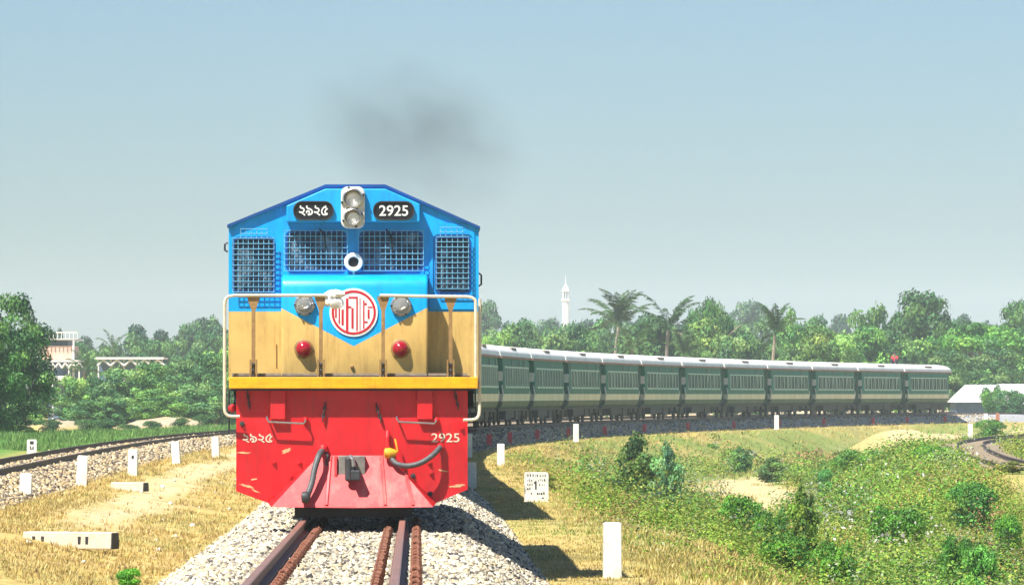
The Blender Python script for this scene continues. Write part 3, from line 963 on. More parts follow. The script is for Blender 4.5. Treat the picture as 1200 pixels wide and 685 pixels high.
def ramp_pt(px, t, lift=0.0):
    """point on the plough, t from 0 at its top edge to 1 at its foot"""
    x = L(px, 560, -.2)[0]
    z = r0[2] + (r3[2] - r0[2]) * t
    yv = 0.002 + PYW * t
    n_ = Vector((0, r0[2] - r3[2], -PYW)).normalized() * -1
    return (x, yv - lift * 0.84, z + lift * 0.54)
for px in (387, 447, 475):
    t0 = 0.02 if px < 450 else 0.3
    rb = MB(); p, q = ramp_pt(px, t0), ramp_pt(px + (px - 414) * 0.15, 0.97)
    rb.tube([p, q], 0.022, 6); rb.build('plough_rib', 'red_lit', loco)
# brackets, hand holds, chains, steps
for p0, p1 in ((317, 334.5), (489, 507)):
    q0, q1 = L(p0, 491, -.05), L(p1, 456.5, -.05)
    MB().box(q0[0], q1[0], -0.07, -0.001, q0[1], q1[1]).build('bracket', 'red_paint', loco, bevel=0.006)
for p0, p1 in ((313, 358), (465, 511)):
    MB().tube([L3(p0, 488, -.0), L3(p0, 490, -.09), L3(p0 + 2, 494, -.1), L3(p1 - 2, 496, -.1), L3(p1, 493, -.09), L3(p1, 490, 0)], 0.011, 7).build('hand_hold', 'steel', loco)
    MB().lathe([(0.034, 0), (0.034, -0.03), (0.018, -0.05)], L3(p1, 492, 0), 'y', 12).build('boss', 'red_paint', loco)
for px, py, dx in ((290, 458, 2), (381, 472, -2), (441, 473, 4), (533, 458, 3)):
    ch = MB()
    for k in range(5):
        c = L3(px + dx * k / 3, py + 2 + k * 4.2, -0.03)
        pts = [(c[0] + (0.012 * math.cos(t) if k % 2 else 0), c[1] + (0 if k % 2 else 0.012 * math.cos(t)), c[2] + 0.026 * math.sin(t)) for t in np.linspace(0, 2 * math.pi, 9)]
        ch.tube(pts, 0.0075, 5, cap=False)
    ch.build('chain', 'dark_steel', loco)
for px, py in ((321, 541), (351, 541), (341, 557), (321, 580), (284, 496), (503, 541), (484, 557), (504, 578), (541, 501), (505, 553)):
    MB().lathe([(0.03, 0), (0.03, -0.012), (0.016, -0.014), (0.016, -0.034)], L3(px, py, 0), 'y', 6).build('bolt', 'red_paint' if px % 2 else 'dark_steel', loco)
# side steps behind the pilot
for s, px in ((-1, 275), (1, 550)):
    st = MB()
    x = L(px, 470)[0]
    for k, z in enumerate((0.95, 1.2)):
        st.box(x - 0.07, x + 0.07, 0.15, 0.40, z, z + 0.02)
    st.box(x + s * 0.065, x + s * 0.075, 0.15, 0.42, 0.93, 1.4)
    st.build('steps', 'dark_steel', loco)
a = L(272, 478, .0)
MB().lathe([(0.045, 0), (0.045, -0.06), (0.02, -0.09)], (a[0], 0.1, a[1]), 'y', 14).build('side_lamp', 'red_paint', loco)
# painted numbers and rubbed patches
text_mesh('number_text', '২৯২৫', L(302, 513)[0], L(302, 513)[1], 35 * 60 / F, 11 * 60 / F, -0.0012, 'cream_pipe', loco, 0.003, 0.012)
text_mesh('number_text', '2925', L(522, 512.5)[0], L(522, 512.5)[1], 33 * 60 / F, 10.5 * 60 / F, -0.0012, 'cream_pipe', loco, 0.003, 0.008)
def blotch(px, py, rx, rz, seed, rot=0.0):
    r_ = random.Random(seed)
    c = L(px, py)
    pts = []
    for k in range(18):
        t = 2 * math.pi * k / 18
        q = 1 + r_.uniform(-0.45, 0.25)
        x, z = rx * q * math.cos(t) * 60 / F, rz * q * math.sin(t) * 60 / F
        pts.append((c[0] + x * math.cos(rot) - z * math.sin(rot), c[1] + x * math.sin(rot) + z * math.cos(rot)))
    m = MB(); m.prism(pts, -0.0022, 0.002)
    m.build('worn_patch', 'scuff', loco)
blotch(335.5, 528, 6, 2.6, 1, 0.4)
blotch(285, 530, 8, 1.1, 2); blotch(290, 569, 9, 1.6, 3, -0.3); blotch(298, 561, 4, 1.2, 4, .3)
blotch(536, 569, 9, 1.8, 5, 0.1); blotch(519, 551, 6, 1.0, 6, -.2); blotch(300, 575, 6, 1.0, 8, -.4)
# coupler
a, b = L(397, 566, -.12), L(428, 533.5, -.12)
MB().box(a[0], b[0], -0.14, 0.0, a[1], b[1]).build('coupler_plate', 'grey_plate', loco, bevel=0.008)
kn = MB()
c = L(411.5, 548, -.2)
kn.box(c[0] - 0.055, c[0] + 0.055, -0.30, -0.141, c[1] - 0.11, c[1] + 0.09)
kn.box(c[0] + 0.0, c[0] + 0.10, -0.40, -0.24, c[1] - 0.13, c[1] - 0.02)
kn.lathe([(0.035, -0.14), (0.045, -0.12), (0.045, 0.10), (0.03, 0.13)], (c[0] - 0.02, -0.27, c[1]), 'z', 14)
kn.build('coupler', 'dark_steel', loco, bevel=0.012)
MB().tube([(c[0] - .01, -0.30, c[1] + .13), (c[0] + .02, -0.33, c[1] + .10), (c[0] + .03, -0.33, c[1] + .02)], 0.022, 8).build('coupler_pin', 'steel', loco)
MB().box(L(392, 0, -.1)[0], L(395, 0, -.1)[0], -0.16, 0.0, L(0, 568, -.1)[1], L(0, 534, -.1)[1]).build('coupler_guide', 'red_lit', loco)
# hoses
def smooth_pts(P, n=26):
    P = [Vector(p) for p in P]
    Q = [P[0] * 2 - P[1]] + P + [P[-1] * 2 - P[-2]]
    out = []
    m = len(P) - 1
    for i in range(n + 1):
        t = i / n * m
        k = min(int(t), m - 1); f = t - k
        a, b, c, d = Q[k], Q[k + 1], Q[k + 2], Q[k + 3]
        out.append(0.5 * ((2 * b) + (c - a) * f + (2 * a - 5 * b + 4 * c - d) * f * f + (3 * b - a - 3 * c + d) * f ** 3))
    return out
MB().tube(smooth_pts([L3(378, 527, -.06), L3(374, 533, -.20), L3(369, 548, -.28), L3(365.5, 565, -.34), L3(360, 581, -.40)]), 0.034, 10).build('brake_hose', 'rubber', loco, smooth=True)
e = L3(358.5, 582, -.41)
MB().lathe([(0.03, -0.05), (0.06, -0.04), (0.066, 0.0), (0.06, 0.03), (0.035, 0.05)], e, 'x', 12).build('hose_end', 'dark_steel', loco, smooth=True)
e = L3(379, 525, 0)
MB().lathe([(0.05, 0.0), (0.05, -0.05), (0.035, -0.09), (0.02, -0.1)], e, 'y', 14).build('pipe_flange', 'red_paint', loco, smooth=True)
MB().tube([L3(381, 529, -.05), L3(384, 534, -.07), L3(383, 545, -.06)], 0.018, 7).build('angle_cock', 'dark_steel', loco)
MB().tube(smooth_pts([L3(459, 537, -.10), L3(465, 543, -.16), L3(478, 545.5, -.18), L3(493, 542, -.18), L3(507, 533, -.14), L3(516, 523.5, -.05)]), 0.030, 10).build('brake_hose', 'rubber', loco, smooth=True)
MB().tube([L3(454.5, 505, -.03), L3(454, 512, -.06), L3(454.5, 528, -.08)], 0.022, 8).build('air_pipe', 'red_paint', loco)
MB().lathe([(0.03, -0.06), (0.055, -0.05), (0.06, 0.0), (0.05, 0.03), (0.035, 0.07)], L3(456.5, 530.5, -.09), 'x', 12).build('angle_cock', 'valve_yellow', loco, smooth=True)
MB().tube([L3(463, 532, -.10), L3(466, 528, -.11), L3(464.5, 520, -.11), L3(463, 514, -.09)], 0.011, 6).build('valve_handle', 'valve_yellow', loco)
MB().lathe([(0.035, 0.0), (0.04, -0.04), (0.03, -0.06)], L3(516.5, 522.5, 0), 'y', 12).build('pipe_flange', 'red_paint', loco, smooth=True)

# --- front railings
RY = -0.10
MB().tube(smooth_pts([L3(383, 346, RY), L3(330, 346, RY), L3(275, 346, RY)], 6) + smooth_pts([L3(268, 347.2, RY), L3(264.5, 350.5, RY), L3(263.3, 357, RY)], 5)
          + [Vector(L3(263.3, 420, RY)), Vector(L3(263.3, 478, RY))] + smooth_pts([L3(264, 483, RY), L3(267, 486.5, RY), L3(272, 487.5, RY)], 4) + [Vector(L3(281, 487.5, RY))], 0.0175, 8).build('handrail', 'cream_pipe', loco, smooth=True)
MB().tube([Vector(L3(445, 346, RY)), Vector(L3(500, 347, RY)), Vector(L3(548, 347.5, RY))] + smooth_pts([L3(553, 348.5, RY), L3(556.8, 351.5, RY), L3(557.5, 356, RY)], 5)
          + [Vector(L3(557.5, 400, RY)), Vector(L3(557.5, 441, RY))], 0.0175, 8).build('handrail', 'cream_pipe', loco, smooth=True)
MB().tube([Vector(L3(562.3, 350, RY + .05)), Vector(L3(562.3, 420, RY + .05)), Vector(L3(562, 480, RY + .05))] + smooth_pts([L3(561.3, 486, RY + .04), L3(558.5, 490, RY + .03), L3(553, 491.5, RY + .02)], 4) + [Vector(L3(543, 491.8, RY))], 0.0175, 8).build('handrail', 'cream_pipe', loco, smooth=True)
for px in (297, 376, 449, 528):
    po = MB()
    a, b = L(px - 2.2, 441, RY), L(px + 2.2, 346.5, RY)
    h3 = b[1] - 0.16
    w0, w1 = a[0], b[0]
    po.prism([(w0, a[1] - .05), (w1, a[1] - .05), (w1, h3), (w1 + 0.045, b[1] - 0.03), (w1 + 0.045, b[1] - .004), (w0 - 0.045, b[1] - .004), (w0 - 0.045, b[1] - 0.03), (w0, h3)], RY + 0.012, RY + 0.055)
    post = po.build('rail_post', 'tan_post', loco)
    so = MB(); q0, q1 = L(px - 4.4, 442, RY), L(px + 4.4, 421, RY)
    so.box(q0[0], q0[0] + 0.015, RY - .03, RY + .07, q0[1] - .06, q1[1]); so.box(q1[0] - 0.015, q1[0], RY - .03, RY + .07, q0[1] - .06, q1[1])
    so.build('post_socket', 'tan_post', post)
    for k in range(3):
        MB().lathe([(0.02, 0), (0.02, -0.02), (0.01, -0.03)], L3(px, 427 + 7 * k, RY + .012), 'y', 8).build('bolt', 'dark_steel', post)

# --- behind the front: frame, hood, fuel tank, bogies
MB().box(-1.30, 1.30, 0.3, 13.9, 1.22, 1.42).build('underframe', 'dark_steel', loco)
hd = MB(); hd.prism([(-0.95, 1.50), (0.95, 1.50), (0.95, 3.10), (0.70, 3.34), (-0.70, 3.34), (-0.95, 3.10)], 3.21, 13.6)
hood = hd.build('hood', 'blue_paint', loco, bevel=0.03)
MB().box(-1.32, 1.32, 3.3, 13.9, 1.425, 1.47).build('walkway', 'dark_steel', loco)
for k in range(7):
    for s in (-1, 1):
        MB().box(s * 0.952 - 0.008, s * 0.952 + 0.008, 3.9 + k * 1.35, 4.95 + k * 1.35, 1.7, 2.9).build('hood_door', 'blue_trim', hood)
MB().lathe([(0.16, 0), (0.16, 0.16), (0.13, 0.16)], (0.2, 6.2, 3.33), 'z', 16).build('exhaust_stack', 'black_paint', hood)
MB().box(-1.05, 1.05, 5.4, 8.8, 0.32, 1.2).build('fuel_tank', 'dark_steel', loco, bevel=0.12, seg=3)
for by in (2.7, 11.3):
    bg = MB()
    for s in (-1, 1):
        bg.box(s * 0.86 - 0.06, s * 0.86 + 0.06, by - 1.9, by + 1.9, 0.42, 0.86)
    bg.box(-0.8, 0.8, by - 1.88, by - 1.76, 0.38, 0.80); bg.box(-0.8, 0.8, by + 1.76, by + 1.88, 0.38, 0.80)
    bg.box(-0.8, 0.8, by - .3, by + .3, 0.6, 1.2)
    bogie = bg.build('bogie', 'dark_steel', loco)
    for wy in (-1.45, 0, 1.45):
        wh = MB()
        for s in (-1, 1):
            wh.lathe([(0.44, -0.06), (0.455, 0.03), (0.485, 0.045), (0.485, 0.065)] if s < 0 else [(0.485, -0.065), (0.485, -0.045), (0.455, -0.03), (0.44, 0.06)], (s * 0.545, by + wy, 0.455), 'x', 28)
        wh.lathe([(0.07, -0.5), (0.07, 0.5)], (0, by + wy, 0.455), 'x', 10)
        wh.build('wheel', 'dark_steel', bogie)
# guard irons and sand pipes just behind the plough
for s in (-1, 1):
    g_ = MB(); g_.box(s * 0.56 - 0.05, s * 0.56 + 0.05, 0.42, 0.46, 0.09, 0.9); g_.build('guard_iron', 'dark_steel', loco)
MB().box(-0.64, 0.64, 0.30, 0.36, 0.02, 0.62).build('shade_beam', 'black_paint', loco)  # black sheet dropped to rail level to stop light under the plough

# white cloth bundle tied on the handrail beside the emblem
cl = MB()
def lump(mb, c, rx, ry, rz, seed, n=12, m=8):
    r_ = random.Random(seed)
    ph = [r_.uniform(0, 6.28) for _ in range(8)]
    vv = []; ff = []
    for j in range(m + 1):
        t = math.pi * j / m
        for k in range(n):
            p_ = 2 * math.pi * k / n
            q = 1 + 0.13 * math.sin(3 * p_ + ph[0] + 2 * t) + 0.10 * math.sin(5 * p_ + ph[1]) * math.sin(t) + 0.08 * math.sin(4 * t + ph[2] + p_)
            vv.append((c[0] + rx * q * math.sin(t) * math.cos(p_), c[1] + ry * q * math.sin(t) * math.sin(p_), c[2] + rz * q * math.cos(t)))
    for j in range(m):
        for k in range(n):
            ff.append((j * n + k, j * n + (k + 1) % n, (j + 1) * n + (k + 1) % n, (j + 1) * n + k))
    mb.add(vv, ff)
cw = lambda px, py: (LX + L(px, py, -.05)[0] + 0.0, 60 - 0.06, L(px, py, -.05)[1])
lump(cl, cw(393, 344.5), 0.105, 0.05, 0.045, 3)
lump(cl, cw(393, 355), 0.095, 0.05, 0.055, 5)
lump(cl, cw(384, 350), 0.05, 0.05, 0.075, 8)
tag(cl.build('cloth_bundle', 'cloth_white', smooth=True), 'crumpled white cloth tied to the handrail over the round emblem', 'cloth')

# ================================================================== COACHES
PITCH = 15.62
HALF = [(0.74, 1.14), (0.86, 1.27), (1.05, 1.335), (1.46, 1.36), (1.9, 1.355), (2.45, 1.335), (2.92, 1.30)]      # z, half width
def coach_parts():
    """list of (name, mesh, sub-parts)"""
    parts = []
    def mk(name, mb, mat, smooth=False, bevel=0.0):
        me = mb.mesh(name, bevel, 2, smooth)
        me.materials.append(MATS[mat])
        return me
    LB = 6.55
    # body shell
    b = MB()
    ring = [(w, z) for z, w in HALF]
    sec = ring + [(-w, z) for w, z in ring[::-1]]
    b.prism(sec, -LB, LB)
    parts.append(('body', mk('body', b, 'coach_paint'), []))
    # recessed end vestibules
    for s in (-1, 1):
        v = MB()
        inner = [(w * 0.80, z + (0.05 if i == 0 else 0)) for i, (w, z) in enumerate(ring)]
        sec2 = inner + [(-w, z) for w, z in inner[::-1]]
        v.prism(sec2, s * LB, s * 7.30)
        sub = []
        for q in (-1, 1):
            d = MB(); d.box(q * 1.085, q * 1.12, s * (LB + .12) if s > 0 else -7.1, 7.1 if s > 0 else -(LB + .12), 0.95, 2.75)
            sub.append(('door', mk('door', d, 'coach_end')))
        parts.append(('vestibule', mk('vestibule', v, 'coach_end'), sub))
        e = MB(); e.box(-0.55, 0.55, min(s * 7.30, s * 7.78), max(s * 7.30, s * 7.78), 0.95, 2.85)
        parts.append(('gangway', mk('gangway', e, 'coach_black', bevel=0.08), []))
        for q in (-1, 1):
            p = MB(); y0 = s * (LB + 0.001)
            p.box(q * 1.20 - 0.13, q * 1.20 + 0.13, min(y0, y0 + s * .03), max(y0, y0 + s * .03), 1.92, 2.32)
            parts.append(('end_board', mk('end_board', p, 'white_paint'), []))
            h = MB(); h.tube([(q * 1.30, s * (LB + .1), 1.05), (q * 1.36, s * (LB + .13), 1.35), (q * 1.30, s * (LB + .1), 1.75)], 0.03, 6)
            parts.append(('handrail', mk('handrail', h, 'white_paint'), []))
    # roof
    r = MB()
    arc = [(1.34, 2.93)] + [(1.33 * math.cos(t), 3.00 + 0.47 * math.sin(t) ** 0.8) for t in np.linspace(0.12, math.pi - 0.12, 13)] + [(-1.34, 2.93)]
    r.prism(arc, -7.62, 7.62)
    sub = []
    for k in range(1):
        v = MB(); yy_ = 0.6
        v.box(0.80, 1.20, yy_ - 1.1, yy_ + 1.1, 3.10, 3.36)
        sub.append(('roof_vent', mk('roof_vent', v, 'vent_brown', bevel=0.04)))
    parts.append(('roof', mk('roof', r, 'coach_roof', smooth=True), sub))
    for s in (-1, 1):
        g = MB(); g.box(s * 1.365 - 0.02, s * 1.365 + 0.02, -7.6, 7.6, 2.86, 2.95)
        parts.append(('gutter', mk('gutter', g, 'coach_gutter'), []))
    # windows with frames, shutters partly drawn
    wf = MB()
    wf.box(0.0, 0.035, -0.48, -0.41, -0.40, 0.40); wf.box(0.0, 0.035, 0.41, 0.48, -0.40, 0.40)
    wf.box(0.0, 0.034, -0.41, 0.41, 0.34, 0.40); wf.box(0.0, 0.045, -0.41, 0.41, -0.40, -0.33)
    wf.box(0.002, 0.03, -0.035, 0.035, -0.33, 0.34)
    wme = mk('window', wf, 'coach_frame')
    pn = MB(); pn.box(-0.01, 0.012, -0.41, 0.41, -0.33, 0.34)  # dark sheet standing for the shade inside an open window
    pme = mk('pane', pn, 'open_window_dark')
    sh = MB(); sh.box(0.012, 0.022, -0.41, -0.035, -0.33, 0.34)
    sme = mk('shutter', sh, 'coach_end')
    return parts, (wme, pme, sme)

CP, (W_ME, WIN_DARK_ME, SHUT_ME) = coach_parts()
bogie_mb = MB()
for s in (-1, 1):
    bogie_mb.box(s * 0.80 - 0.07, s * 0.80 + 0.07, -1.45, 1.45, 0.30, 0.66)
    for q in (-1, 1):
        bogie_mb.box(s * 0.88 - 0.06, s * 0.88 + 0.06, q * 0.9 - 0.16, q * 0.9 + 0.16, 0.26, 0.62)
bogie_mb.box(-0.75, 0.75, -0.25, 0.25, 0.38, 0.70)
BOGIE_ME = bogie_mb.mesh('bogie'); BOGIE_ME.materials.append(MATS['coach_black'])
wheel_mb = MB()
for s in (-1, 1):
    wheel_mb.lathe([(0.37, -0.05), (0.37, 0.05)], (s * 0.545, 0, 0.37), 'x', 18)
wheel_mb.lathe([(0.06, -0.5), (0.06, 0.5)], (0, 0, 0.37), 'x', 8)
WHEEL_ME = wheel_mb.mesh('wheel'); WHEEL_ME.materials.append(MATS['coach_black'])
uf = MB()
uf.box(-1.2, 1.2, -7.3, 7.3, 0.66, 0.745)
uf.box(-1.15, 1.15, -3.2, -0.6, 0.30, 0.66); uf.box(-1.10, 1.10, -0.55, 1.6, 0.36, 0.66); uf.box(-1.15, 1.15, 1.7, 3.2, 0.28, 0.66)
uf.box(-0.9, 0.9, 6.5, 7.4, 0.44, 0.66); uf.box(-0.9, 0.9, -7.4, -6.5, 0.44, 0.66)
UF_ME = uf.mesh('underframe'); UF_ME.materials.append(MATS['coach_black'])

def make_coach(loc, rz, label, group, seed):
    r_ = random.Random(seed)
    root = empty('passenger_coach', loc, rz, label, 'railway coach', group)
    for name, me, sub in CP:
        o = inst(name, me, root)
        for sn, sm in sub:
            inst(sn, sm, o)
    inst('underframe', UF_ME, root)
    for by in (-5.0, 5.0):
        b = inst('bogie', BOGIE_ME, root, (0, by, 0))
        for wy in (-0.9, 0.9):
            inst('wheel', WHEEL_ME, b, (0, wy, 0))
    for k in range(10):
        zc, yc = 2.08, -5.4 + 1.2 * k
        w = inst('window', W_ME, root, (1.350, yc, zc), (0, R(-2), 0), (1, 1.08, 1.14))
        inst('pane', WIN_DARK_ME, w)
        if r_.random() < 0.3:
            inst('shutter', SHUT_ME, w, (0, 0, r_.choice((0, 0.28))))
    return root

ORD = ['last', 'second', 'third', 'fourth', 'fifth', 'sixth', 'seventh', 'eighth', 'ninth', 'tenth', 'eleventh', 'twelfth', 'thirteenth', 'fourteenth', 'fifteenth', 'sixteenth', 'seventeenth', 'eighteenth', 'nineteenth', 'twentieth', 'twenty-first', 'twenty-second']
JOINTS = [584.7, 613, 648.3, 689, 731, 778, 827.6, 880, 936, 992.5, 1050, 1110]
def by_coach(px):
    """which coach, counted from the tail, a thing stands beside"""
    if px > 1116: return 'past the last coach'
    j = int(np.argmin([abs(px - q) for q in JOINTS]))
    n = 11 - j
    if abs(px - JOINTS[j]) < 9 and 0 < n < 12:
        return 'between %s and %s coach from the tail' % (ORD[n - 1], ORD[n])
    k = sum(px < q for q in JOINTS) - 1
    return 'by the last coach' if k <= 0 else 'by the %s coach from the tail' % ORD[k]
tail_s = s_of_y(398.0)
n_coach = int((tail_s - s_of_y(76)) / PITCH)
last_coach = None
for k in range(n_coach):
    sc_ = tail_s - PITCH * (k + 0.5)
    x0, y0 = at_s(sc_ - 5.0); x1, y1 = at_s(sc_ + 5.0)
    xm, ym = (x0 + x1) / 2, (y0 + y1) / 2
    rz = math.atan2(-(x1 - x0), (y1 - y0))
    if k == 0:
        last_coach = make_coach((xm, ym, 0), rz, 'last green and cream coach at the tail end of the train', 'coaches of the train', k)
        last_xy = (xm, ym, rz)
    else:
        make_coach((xm, ym, 0), rz, 'green and cream coach with white roof, %s from the tail of the train' % ORD[k], 'coaches of the train', k)

# ================================================================== PERSON ON THE ROOF OF THE TRAIN
def person(loc, rz):
    root = empty('person', loc, rz, 'person in a red shirt sitting on the white coach roof', 'person')
    J = {  # joints of a figure sitting with bent knees, facing +x
        'pelvis': ((0, 0, 0.10), .13), 'waist': ((-0.02, 0, 0.27), .12), 'chest': ((0.0, 0, 0.47), .15), 'neck': ((0.03, 0, 0.62), .055), 'head': ((0.05, 0, 0.72), .09), 'crown': ((0.05, 0, 0.82), .075),
        'hl': ((0.04, .11, .10), .09), 'kl': ((.40, .14, .36), .065), 'al': ((.50, .14, .05), .045), 'tl': ((.64, .14, .03), .035),
        'hr': ((0.04, -.11, .10), .09), 'kr': ((.40, -.14, .36), .065), 'ar': ((.50, -.14, .05), .045), 'tr': ((.64, -.14, .03), .035),
        'sl': ((0.0, .19, .54), .06), 'el': ((.12, .20, .32), .045), 'wl': ((.34, .17, .40), .035), 'fl': ((.42, .14, .40), .03),
        'sr': ((0.0, -.19, .54), .06), 'er': ((.12, -.20, .32), .045), 'wr': ((.34, -.17, .40), .035), 'fr': ((.42, -.14, .40), .03)}
    E_ = [('pelvis', 'waist'), ('waist', 'chest'), ('chest', 'neck'), ('neck', 'head'), ('head', 'crown'), ('pelvis', 'hl'), ('hl', 'kl'), ('kl', 'al'), ('al', 'tl'), ('pelvis', 'hr'), ('hr', 'kr'), ('kr', 'ar'), ('ar', 'tr'),
          ('chest', 'sl'), ('sl', 'el'), ('el', 'wl'), ('wl', 'fl'), ('chest', 'sr'), ('sr', 'er'), ('er', 'wr'), ('wr', 'fr')]
    def skin(name, names, edges, grow, mat, rootname):
        me = bpy.data.meshes.new(name)
        idx = {n_: i for i, n_ in enumerate(names)}
        me.from_pydata([J[n_][0] for n_ in names], [(idx[a], idx[b]) for a, b in edges], [])
        o = bpy.data.objects.new(name, me)
        link(o, root)
        o.modifiers.new('skin', 'SKIN')
        sv = me.skin_vertices[0].data
        for n_, i in idx.items():
            sv[i].radius = (J[n_][1] * grow, J[n_][1] * grow)
            sv[i].use_root = n_ == rootname
        sd = o.modifiers.new('sub', 'SUBSURF'); sd.levels = 1; sd.render_levels = 1
        dg = bpy.context.evaluated_depsgraph_get()
        me2 = bpy.data.meshes.new_from_object(o.evaluated_get(dg))
        o.modifiers.clear()
        o.data = me2
        me2.materials.clear(); me2.materials.append(MATS[mat])
        return o
    skin('body', list(J), E_, 1.0, 'skin', 'pelvis')
    skin('shirt', ['pelvis', 'waist', 'chest', 'sl', 'el', 'sr', 'er'], [('pelvis', 'waist'), ('waist', 'chest'), ('chest', 'sl'), ('sl', 'el'), ('chest', 'sr'), ('sr', 'er')], 1.16, 'shirt_red', 'pelvis')
    skin('trousers', ['pelvis', 'hl', 'kl', 'al', 'hr', 'kr', 'ar'], [('pelvis', 'hl'), ('hl', 'kl'), ('kl', 'al'), ('pelvis', 'hr'), ('hr', 'kr'), ('kr', 'ar')], 1.14, 'trousers', 'pelvis')
    h = MB(); lump(h, (0.035, 0, 0.80), 0.105, 0.10, 0.10, 4); h.build('hair', 'hair', root, smooth=True)
px_ = 1059
xm, ym, rz = last_xy
person((xm - 5.6 * -math.sin(rz) * 1 + 0.15, ym - 5.6 * math.cos(rz), 3.44), rz - R(90))

# ================================================================== POSTS AND STONES BESIDE THE LINE
def post(px, y, zb, w, h, label, group=None, cat='post', mat='whitewash', d=None, mark=False, lean=0.0, zdeep=0.25, name='marker_post'):
    x = (px - 600) * y / F
    root = empty(name, (x, y, zb), random.uniform(-.12, .12), label, cat, group)
    root.rotation_euler[1] = lean
    m = MB(); d = d or w
    m.prism([(-w / 2, -zdeep), (w / 2, -zdeep), (w / 2 * .96, h - .02), (w / 2 * .86, h), (-w / 2 * .86, h), (-w / 2 * .96, h - .02)], -d / 2, d / 2)
    m.build('shaft', mat, root, bevel=0.012)
    if mark:
        k = MB(); k.box(-w * .12, w * .12, -d / 2 - .004, -d / 2 - .0005, h * .55, h * .72); k.build('mark', 'black_mark', root)
    return root
def gzs(x, y): return float(gz(np.array([x]), np.array([y]))[0])

for i, (px, y, zb) in enumerate(((30, 91, -.36), (96, 103, -.22), (156, 116, -.22), (207, 134, -.22), (253, 152, -.22))):
    post(px, y, zb, 0.20, 0.42 + 0.02 * (i % 2), 'short white post on the stony slope below the dark empty track', 'white posts along the empty track', mark=(i == 2), lean=random.uniform(-.07, .07))
# boards
def km_board(px, y, zb, w, h, label, rows, cat='milestone', name='milestone'):
    x = (px - 600) * y / F
    root = empty(name, (x, y, zb), 0.05, label, cat)
    m = MB(); m.prism(rrect(-w / 2, w / 2, -0.2, h, min(.05, w * .12)), -0.06, 0.06)
    m.build('slab', 'whitewash', root)
    for (u0, u1, v0, v1) in rows:
        k = MB(); k.box(-w / 2 + u0 * w, -w / 2 + u1 * w, -0.0645, -0.0605, v0 * h, v1 * h)
        k.build('mark', 'black_mark', root)
    return root
r_ = random.Random(5)
rows = []
for v in (0.86, 0.70, 0.55):
    u_ = 0.12
    while u_ < 0.86:
        w_ = r_.uniform(.03, .09)
        if not (0.36 < u_ < 0.56 and v < 0.8): rows.append((u_, u_ + w_ * .55, v, v + r_.uniform(.03, .075)))
        u_ += w_ + .035
rows += [(0.44, 0.50, 0.42, 0.70), (0.39, 0.44, 0.62, 0.67), (0.10, 0.16, 0.42, 0.46), (0.20, 0.24, 0.42, 0.47), (0.52, 0.57, 0.24, 0.31), (0.60, 0.64, 0.25, 0.30), (0.68, 0.74, 0.24, 0.31), (0.78, 0.83, 0.25, 0.33), (0.72, 0.80, 0.11, 0.15), (0.26, 0.30, 0.25, 0.31)]
km_board(628.5, 106.6, gzs(.47, 106.6), 0.46, 0.57, 'whitewashed milestone with black lettering beside the shaded ballast', rows)
km_board(37.5, 150, -0.20, 0.26, 0.34, 'small white marker stone with two black signs beyond the empty track', [(0.30, 0.70, 0.62, 0.86), (0.30, 0.70, 0.22, 0.28), (0.30, 0.42, 0.22, 0.46), (0.58, 0.70, 0.22, 0.46)], 'marker stone', 'marker_stone')
post(717.5, 62.3, gzs(1.12, 62.3), 0.20, 0.62, 'tall bright white post standing in dry grass by the locomotive shadow', zdeep=.3)
post(553, 121, gzs(-.87, 121), 0.20, 0.56, 'white post in shade at the ballast foot behind the locomotive', 'white posts beside the train')
post(549, 178, -0.42, 0.24, 0.52, 'white post in shade at the ballast foot behind the locomotive', 'white posts beside the train')
post(587, 160, gzs(-.33, 160), 0.22, 0.62, 'white post where the shade meets the yellow grass', 'white posts beside the train')
post(675, 222, -0.30, 0.22, 0.48, 'slim white post at the edge of the ballast beneath the coaches', 'white posts below the coaches')
post(910, 316, -0.40, 0.26, 0.58, 'slim white post at the edge of the ballast beneath the coaches', 'white posts below the coaches')
post(1137, 268, -0.62, 0.24, 0.55, 'white post beside the bend of the small siding')
# red pegs along the foot of the ballast
ys_r = np.linspace(150, 400, 600)
ux = 600 + F * (cxs(ys_r) + 1.95) / ys_r
k0 = int(np.argmin(ux))
for px in (573, 597.5, 629.5, 666, 709, 755, 806, 860, 913, 965, 1023, 1063, 1107):
    y = float(np.interp(px, ux[k0:], ys_r[k0:]))
    post(px, y, -0.62, 0.20, 0.44, 'short red peg at the ballast foot ' + by_coach(px), 'red pegs along the train', 'peg', 'red_post', d=0.12, name='track_peg', lean=random.uniform(-.05, .05))
# far fence pegs / rust posts near the end of the train
post(1155, 395, -0.5, 0.28, 0.50, 'small pale stub near the rails past the last coach', mat='whitewash')
post(1169, 380, -0.55, 0.26, 0.62, 'small rust brown stump near the rails past the last coach', cat='stump', mat='brick_red', name='stump')

# concrete blocks lying in the dry grass
def block(px, py_base, y, ln, w, h, rz, label, slots):
    y = y; x = (px - 600) * y / F
    root = empty('concrete_sleeper', (x, y, gzs(x, y) - 0.02), rz, label, 'concrete block', 'concrete blocks lying in the grass')
    m = MB(); m.prism([(-w / 2, 0), (w / 2, 0), (w / 2 * .86, h), (-w / 2 * .86, h)], -ln / 2, ln / 2)
    m.build('beam', 'concrete', root, bevel=0.015)
    e_ = MB(); e_.prism([(-w / 2 * .97, 0.004), (w / 2 * .97, 0.004), (w / 2 * .83, h - .012), (-w / 2 * .83, h - .012)], ln / 2 - .01, ln / 2 + .006)
    e_.build('end_face', 'end_shade', root)  # dark plate over the end: its shade is put into the colour
    for s_, v in slots:
        k = MB(); k.box(w / 2 - .035, w / 2 - .004, s_ * ln / 2 - 0.018, s_ * ln / 2 + 0.018, h * .28, h * .74)
        k.build('slot', 'black_mark', root)
    return root
